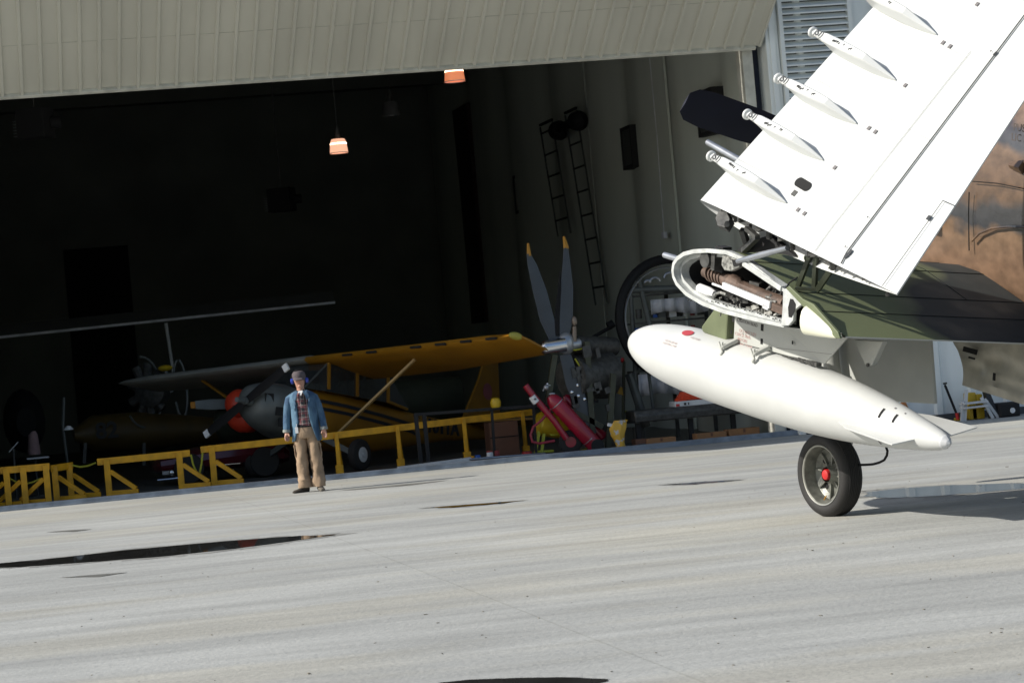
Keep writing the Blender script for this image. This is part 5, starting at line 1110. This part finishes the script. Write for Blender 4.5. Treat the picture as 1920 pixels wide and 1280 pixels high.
for x in (1195, 1262, 1335):
    b = MB(); a = P(x, 540); b.box(a.x-.03, a.x+.03, 46.5, 46.56, 0, a.z); t.part(b, 'upright', M['dkmetal'], smooth=False)
rr = random.Random(21); cols = ['whitep', 'bluep', 'redtrim', 'dkmetal', 'steel', 'blackm', 'gtube', 'dkmetal', 'dkgreen']
for y0 in (598, 638, 688):
    for k in range(9):
        x = 1205+k*14+rr.uniform(-4, 4); a = P(x, y0-1-k*.9); h = rr.uniform(.06, .22); w_ = rr.uniform(.03, .07); b = MB()
        if rr.random() < .5: b.cyl((a.x, 46.15, a.z), (a.x, 46.15, a.z+h), w_)
        else: b.box(a.x-w_, a.x+w_, 46.1, 46.3, a.z, a.z+h)
        t.part(b, 'tool', M[rr.choice(cols)])
b = MB(); a = P(1283, 738); 
for i in range(3):
    for j in range(2): b.obox(a+V((i*.055, -.07, j*.05)), (.018, 0, 0), (0, .004, 0), (0, 0, .012))
t.part(b, 'printed_marks', M['ink'], smooth=False)
# workbench with boxes below, tray with orange rope
P = AT(43.7)
t = Thing('workbench', (P(1340, 820).x, 43.9, 0), 'long low dark workbench just inside the threshold below the white tank', 'workbench')
b = MB(); a, c = P(1190, 800), P(1480, 776)
b.loft([[(x, 43.7+y, z) for y, z in ((-.08, .42), (-.10, .54), (-.04, .62), (.6, .62), (.6, .40))] for x in (a.x, a.x+.06, c.x)]); t.part(b, 'bench_top', M['dkmetal'], bevel=.02)
for x in (a.x+.08, a.x+1.0, a.x+1.75, c.x-.1):
    b = MB(); b.box(x-.04, x+.04, 43.75, 43.83, 0, .41); t.part(b, 'leg', M['blackm'], smooth=False)
BG = 'cardboard boxes under the workbench'
for x0, x1, y0, y1, lab in ((1214, 1267, 818, 836, 'left cardboard box under the workbench'), (1308, 1362, 808, 828, 'middle cardboard box under the workbench'), (1368, 1424, 800, 822, 'right cardboard box under the workbench')):
    t_, bx, a_, c_ = boxthing('cardboard_box', x0, x1, y0, y1, 43.45, .35, M['cardboard'], lab, 'box', BG)
    b = MB(); mx = (a_.x+c_.x)/2; b.box(mx-.02, mx+.02, 43.447, 43.4495, c_.z*.6, c_.z*.98); t_.part(b, 'tape', M['brownbox'], smooth=False)
t_, bx, a_, c_ = boxthing('tool_case', 1193, 1212, 822, 838, 43.5, .3, M['brownbox'], 'small dark brown box at the left foot of the workbench', 'box')
b = MB(); b.box(a_.x+.03, c_.x-.03, 43.493, 43.4995, c_.z*.4, c_.z*.5); t_.part(b, 'clasp', M['dkmetal'], smooth=False)
a, c = P(1268, 783), P(1368, 768)
t = Thing('white_tray', (a.x+.4, 43.8, .62), 'long white tray with red corner and printed marks lying on the workbench', 'tray')
b = MB(); z0 = .622; b.box(a.x, c.x, 43.72, 44.1, z0, z0+.09); t.part(b, 'tray_body', M['whitep'], smooth=False, bevel=.008)
b = MB(); b.box(a.x+.02, a.x+.08, 43.712, 43.7195, z0+.01, z0+.05); t.part(b, 'red_corner', M['red'], smooth=False)
b = MB(); b.box(a.x+.16, a.x+.2, 43.712, 43.7195, z0+.02, z0+.06); b.box(a.x+.23, a.x+.25, 43.712, 43.7195, z0+.02, z0+.06); t.part(b, 'printed_marks', M['ink'], smooth=False)
b = MB(); cx = (P(1275, 760).x+P(1335, 760).x)/2
for k in range(5): b.tube([(cx+(.30-.02*k)*math.cos(a_)+random.uniform(-.01, .01), 43.88+.12*math.sin(a_), z0+.11+.028*k+.01*math.sin(3*a_+k)) for a_ in [2*math.pi*j/20 for j in range(20)]], .02, 6, closed=True)
o = place(V((cx, 43.88, z0+.1)), b).build('rope_coil', M['orangerope']); o.location = (cx, 43.88, z0+.1); tag(o, 'coil of orange red rope on the white tray', 'rope')
can(1341, 765, .05, .13, M['bluep'], M['bluep'], 'cup', 'bright blue cup at the right of the orange rope coil', 'cup', 43.85, .715)
t_, bx, a_, c_ = boxthing('white_bracket', 1455, 1474, 796, 815, 42.95, .12, M['whitep'], 'small white block at the foot of the right door jamb', 'block'); t_.e.location.z = .04
# ------------------------------------------------------------------ ladders, lamps, heaters
def ladder(p0, p1, wdt, Y0, nr, label, top=True):
    a, c = atx(*p0, WX-.25), atx(*p1, WX-.25); o0 = V((a.x, a.y, c.z)); t = Thing('ladder', o0, label, 'ladder', 'ladders hanging on the side wall'); w2 = V((0, wdt, 0))
    for s_ in (-.5, .5): b = MB(); b.bar(a+w2*s_, c+w2*s_, .05, .03, (1, 0, 0)); t.part(b, 'stile', M['gtube'], smooth=False)
    for k in range(nr):
        p = a.lerp(c, (k+.3)/nr); b = MB(); b.cyl(p-w2*.5, p+w2*.5, .022, n=8); t.part(b, 'rung', M['black'])
    if top: b = MB(); b.bar(a-w2*.5+V((0, 0, .05)), a+w2*.5+V((0, 0, .05)), .05, .05); t.part(b, 'top_hook', M['black'], smooth=False)
ladder((1070, 212), (1128, 570), 1.1, 0, 8, 'taller right ladder on the inside wall, its foot behind the engine ring')
ladder((1024, 234), (1058, 440), 1.3, 0, 5, 'shorter left ladder on the inside wall, above the propeller tips')
t = Thing('floodlight', atx(1056, 240, WX-.4), 'round black floodlight pair fixed between the two wall ladders', 'floodlight')
for x, y in ((1040, 246), (1076, 228)): b = MB(); c = atx(x, y, WX-.5); b.lathe([(.05, 0), (.2, .1), (.22, .26), (.10, .4)], c, (.6, .8, .1), 18); t.part(b, 'lamp_head', M['black'])
b = MB(); b.tube([atx(1040, 246, WX-.4), atx(1076, 228, WX-.4)], .1, 8); t.part(b, 'bracket', M['black'])
cop = mat('lit_copper_shade', (.8, .35, .2), .3, emit=(1.0, .30, .13), es=.5); cop2 = mat('lit_warm_shade', (.8, .5, .35), .3, emit=(1, .52, .33), es=.8); glow = mat('lamp_glow', (1, .8, .6), .4, emit=(1, .72, .48), es=4.0)
def lamp(x, y, Y, r_, m, label, lit=True, h=.8, gm=None):
    c = at(x, y, Y); t = Thing('pendant_lamp', V((c.x, Y, RZ-.7)), label, 'lamp', 'hanging hangar lamps')
    b = MB(); b.lathe([(r_*.70, h*r_*1.25), (r_*.82, h*r_), (r_*.93, h*r_*.3), (r_, -h*r_*.55), (r_*1.01, -h*r_*.62)], c, (0, 0, 1), 28, caps=False); b.lathe([(.001, h*r_*1.26), (r_*.70, h*r_*1.25)], c, (0, 0, 1), 28, caps=False); sh_ = t.part(b, 'lamp_shade', m)
    if lit: b = MB(); b.lathe([(r_*.885, h*r_*.72), (r_*.925, h*r_*.50)], c+V((0, 0, 0)), (0, 0, 1), 28, caps=False); t.part(b, 'bulb_glow', glow, sh_); b = MB(); b.lathe([(r_*1.012, -h*r_*.60), (r_*1.03, -h*r_*.70)], c, (0, 0, 1), 28, caps=False); t.part(b, 'shade_rim', gm or M['label'], sh_)
    b = MB(); b.lathe([(r_*.3, 0), (r_*.35, .15), (r_*.15, .25)], c+V((0, 0, h*r_*1.26)), (0, 0, 1), 12); b.tube([c+V((0, 0, h*r_*1.3)), V((c.x, Y, RZ-.65))], .008, 6); t.part(b, 'hanger', M['dkmetal'])
lamp(852, 143, 46.0, .18, cop, 'lit copper orange pendant lamp just under the door edge')
lamp(635, 278, 52.0, .18, cop2, 'lit pale pendant lamp hanging deeper in the hangar')
lamp(733, 208, 57.0, .2, mat('unlit_shade', (.12, .12, .12), .3), 'unlit dark pendant lamp with a faint rim, between the two lit lamps', lit=False)
def heater(x, y, Y, s_, label):
    c = at(x, y, Y); t = Thing('unit_heater', c, label, 'heater', 'ceiling unit heaters'); b = MB(); b.obox(c, V((.45, -.2, 0))*s_, V((.2, .45, 0))*s_, V((0, 0, .5))*s_); t.part(b, 'casing', M['blackm'], smooth=False, bevel=.01)
    b = MB()
    for k in range(6): b.obox(c+V((-.48, -.2, -.4+k*.1))*s_, V((.25, -.12, 0))*s_, V((.02, .04, 0))*s_, V((0, 0, .012))*s_)
    t.part(b, 'grille', M['steel'], smooth=False); b = MB(); b.cyl(c+V((.5, 0, 0))*s_, c+V((.85, 0, .0))*s_, .2*s_); t.part(b, 'motor', M['blackm'])
    b = MB(); b.tube([c+V((0, 0, .5))*s_, V((c.x, c.y, RZ))], .02, 6); t.part(b, 'hanger_rod', M['dkmetal'])
heater(66, 232, 50.0, .55, 'black unit heater hanging at the far left under the door edge'); heater(528, 375, 62.0, .55, 'dim black unit heater hanging deep in the hangar left of the pale lamp')
# ------------------------------------------------------------------ things by the white wall at right
P = AT(42.1)
t = Thing('broom', (P(1792, 790).x, 42.1, 0), 'black upright broom with a red base leaning on the white wall', 'broom')
b = MB(); b.tube([V((P(1793, 790).x, 42.0, .06)), P(1784, 722)+V((0, .3, 0))], .022, 8); t.part(b, 'handle', M['black']); b = MB(); b.bar(P(1781, 719)+V((0, .3, 0)), P(1787, 718)+V((0, .3, 0)), .04, .03); t.part(b, 'grip', M['black'], smooth=False)
b = MB(); c = P(1792, 785); b.cyl(V((c.x, 42.0, .03)), V((c.x-.01, 42.0, .14)), .03); t.part(b, 'red_collar', M['red'])
t = Thing('yellow_machine', (P(1834, 790).x, 42.2, 0), 'yellow floor machine standing behind a grey step stand by the white wall', 'machine')
b = MB(); rr = random.Random(3)
for x0, x1, y0, y1 in ((1818, 1830, 735, 788), (1832, 1842, 738, 760), (1824, 1846, 762, 792), (1796, 1812, 782, 791), (1840, 1850, 750, 768)):
    a, c = P(x0, y1), P(x1, y0); b = MB(); b.box(a.x, c.x, 42.1, 42.3, max(0.001, a.z), c.z); t.part(b, 'housing', M['compy'], smooth=False, bevel=.02)
t = Thing('step_stand', (P(1850, 790).x, 41.8, 0), 'pale grey step stand in front of the yellow machine', 'step stand'); P = AT(41.9)
for (x, y), (x2, y2) in (((1806, 752), (1804, 792)), ((1846, 748), (1872, 789)), ((1812, 730), (1806, 760)), ((1840, 745), (1862, 786))): b = MB(); q2 = P(x2, y2); b.bar(P(x, y), V((q2.x, 41.9, .0)), .05, .04, (0, 1, 0)); t.part(b, 'leg', M['whitep'], smooth=False)
for y, y2 in ((757, 750), (765, 770)): b = MB(); b.bar(P(1804, y), P(1848, y-5), .25, .03); t.part(b, 'tread', M['whitep'], smooth=False)
t = Thing('black_case', (P(1893, 780).x, 41.8, 0), 'black speaker-like case with a round white badge by the white wall', 'case')
a, c = P(1872, 787), P(1908, 752); b = MB(); b.box(a.x, c.x, 41.8, 42.15, .001, c.z); cs = t.part(b, 'case_body', M['blackm'], smooth=False, bevel=.03)
b = MB(); q = P(1894, 769); b.cyl((q.x, 41.785, q.z), (q.x, 41.795, q.z), .045); t.part(b, 'badge', M['label'], smooth=False)
b = MB(); a = P(1860, 788); b.prism([(a.x, 41.9, .001), (a.x+.15, 41.9, .001), (a.x+.0, 41.9, .45), (a.x-.07, 41.9, .45)], (0, .15, 0)); o = place(V((a.x, 41.95, 0)), b).build('dark_board', M['stripe'], smooth=False); o.location = (a.x, 41.95, 0); tag(o, 'narrow dark board leaning left of the black case', 'board')
t = Thing('traffic_cone', (P(1705, 790).x, 42.2, 0), 'faded orange traffic cone against the white wall beyond the tank tail', 'traffic cone')
q = P(1705, 755); b = MB(); b.lathe([(.17, .03), (.05, q.z-.0), (.03, q.z+.01)], (q.x, 42.2, 0), (0, 0, 1), 20); t.part(b, 'cone', mat('cone_orange', (.55, .2, .05), .6)); b = MB(); b.box(q.x-.2, q.x+.2, 42.0, 42.4, .001, .03); t.part(b, 'base', M['blackm'], smooth=False)

# ------------------------------------------------------------------ grit on the apron
b = MB(); rr = random.Random(77)
for k in range(190):
    x, y = rr.uniform(-100, 2000), rr.uniform(860, 1300); p = G(x, y, .002)
    if p.y > 42 or p.y < 10: continue
    s_ = rr.uniform(.003, .008)*(1 if rr.random() < .9 else 1.6); a = rr.uniform(0, 6.3); u = V((math.cos(a), math.sin(a), 0)); b.obox(p+V((0, 0, s_*.2)), u*s_*rr.uniform(.6, 2), V((-u.y, u.x, 0))*s_*.6, V((0, 0, s_*.25)))
tag(b.build('grit', mat('grit_bits', (.22, .20, .15), .9, var=.6, scale=2), smooth=False), 'scattered grit and leaf bits on the concrete apron', 'grit', kind='stuff')
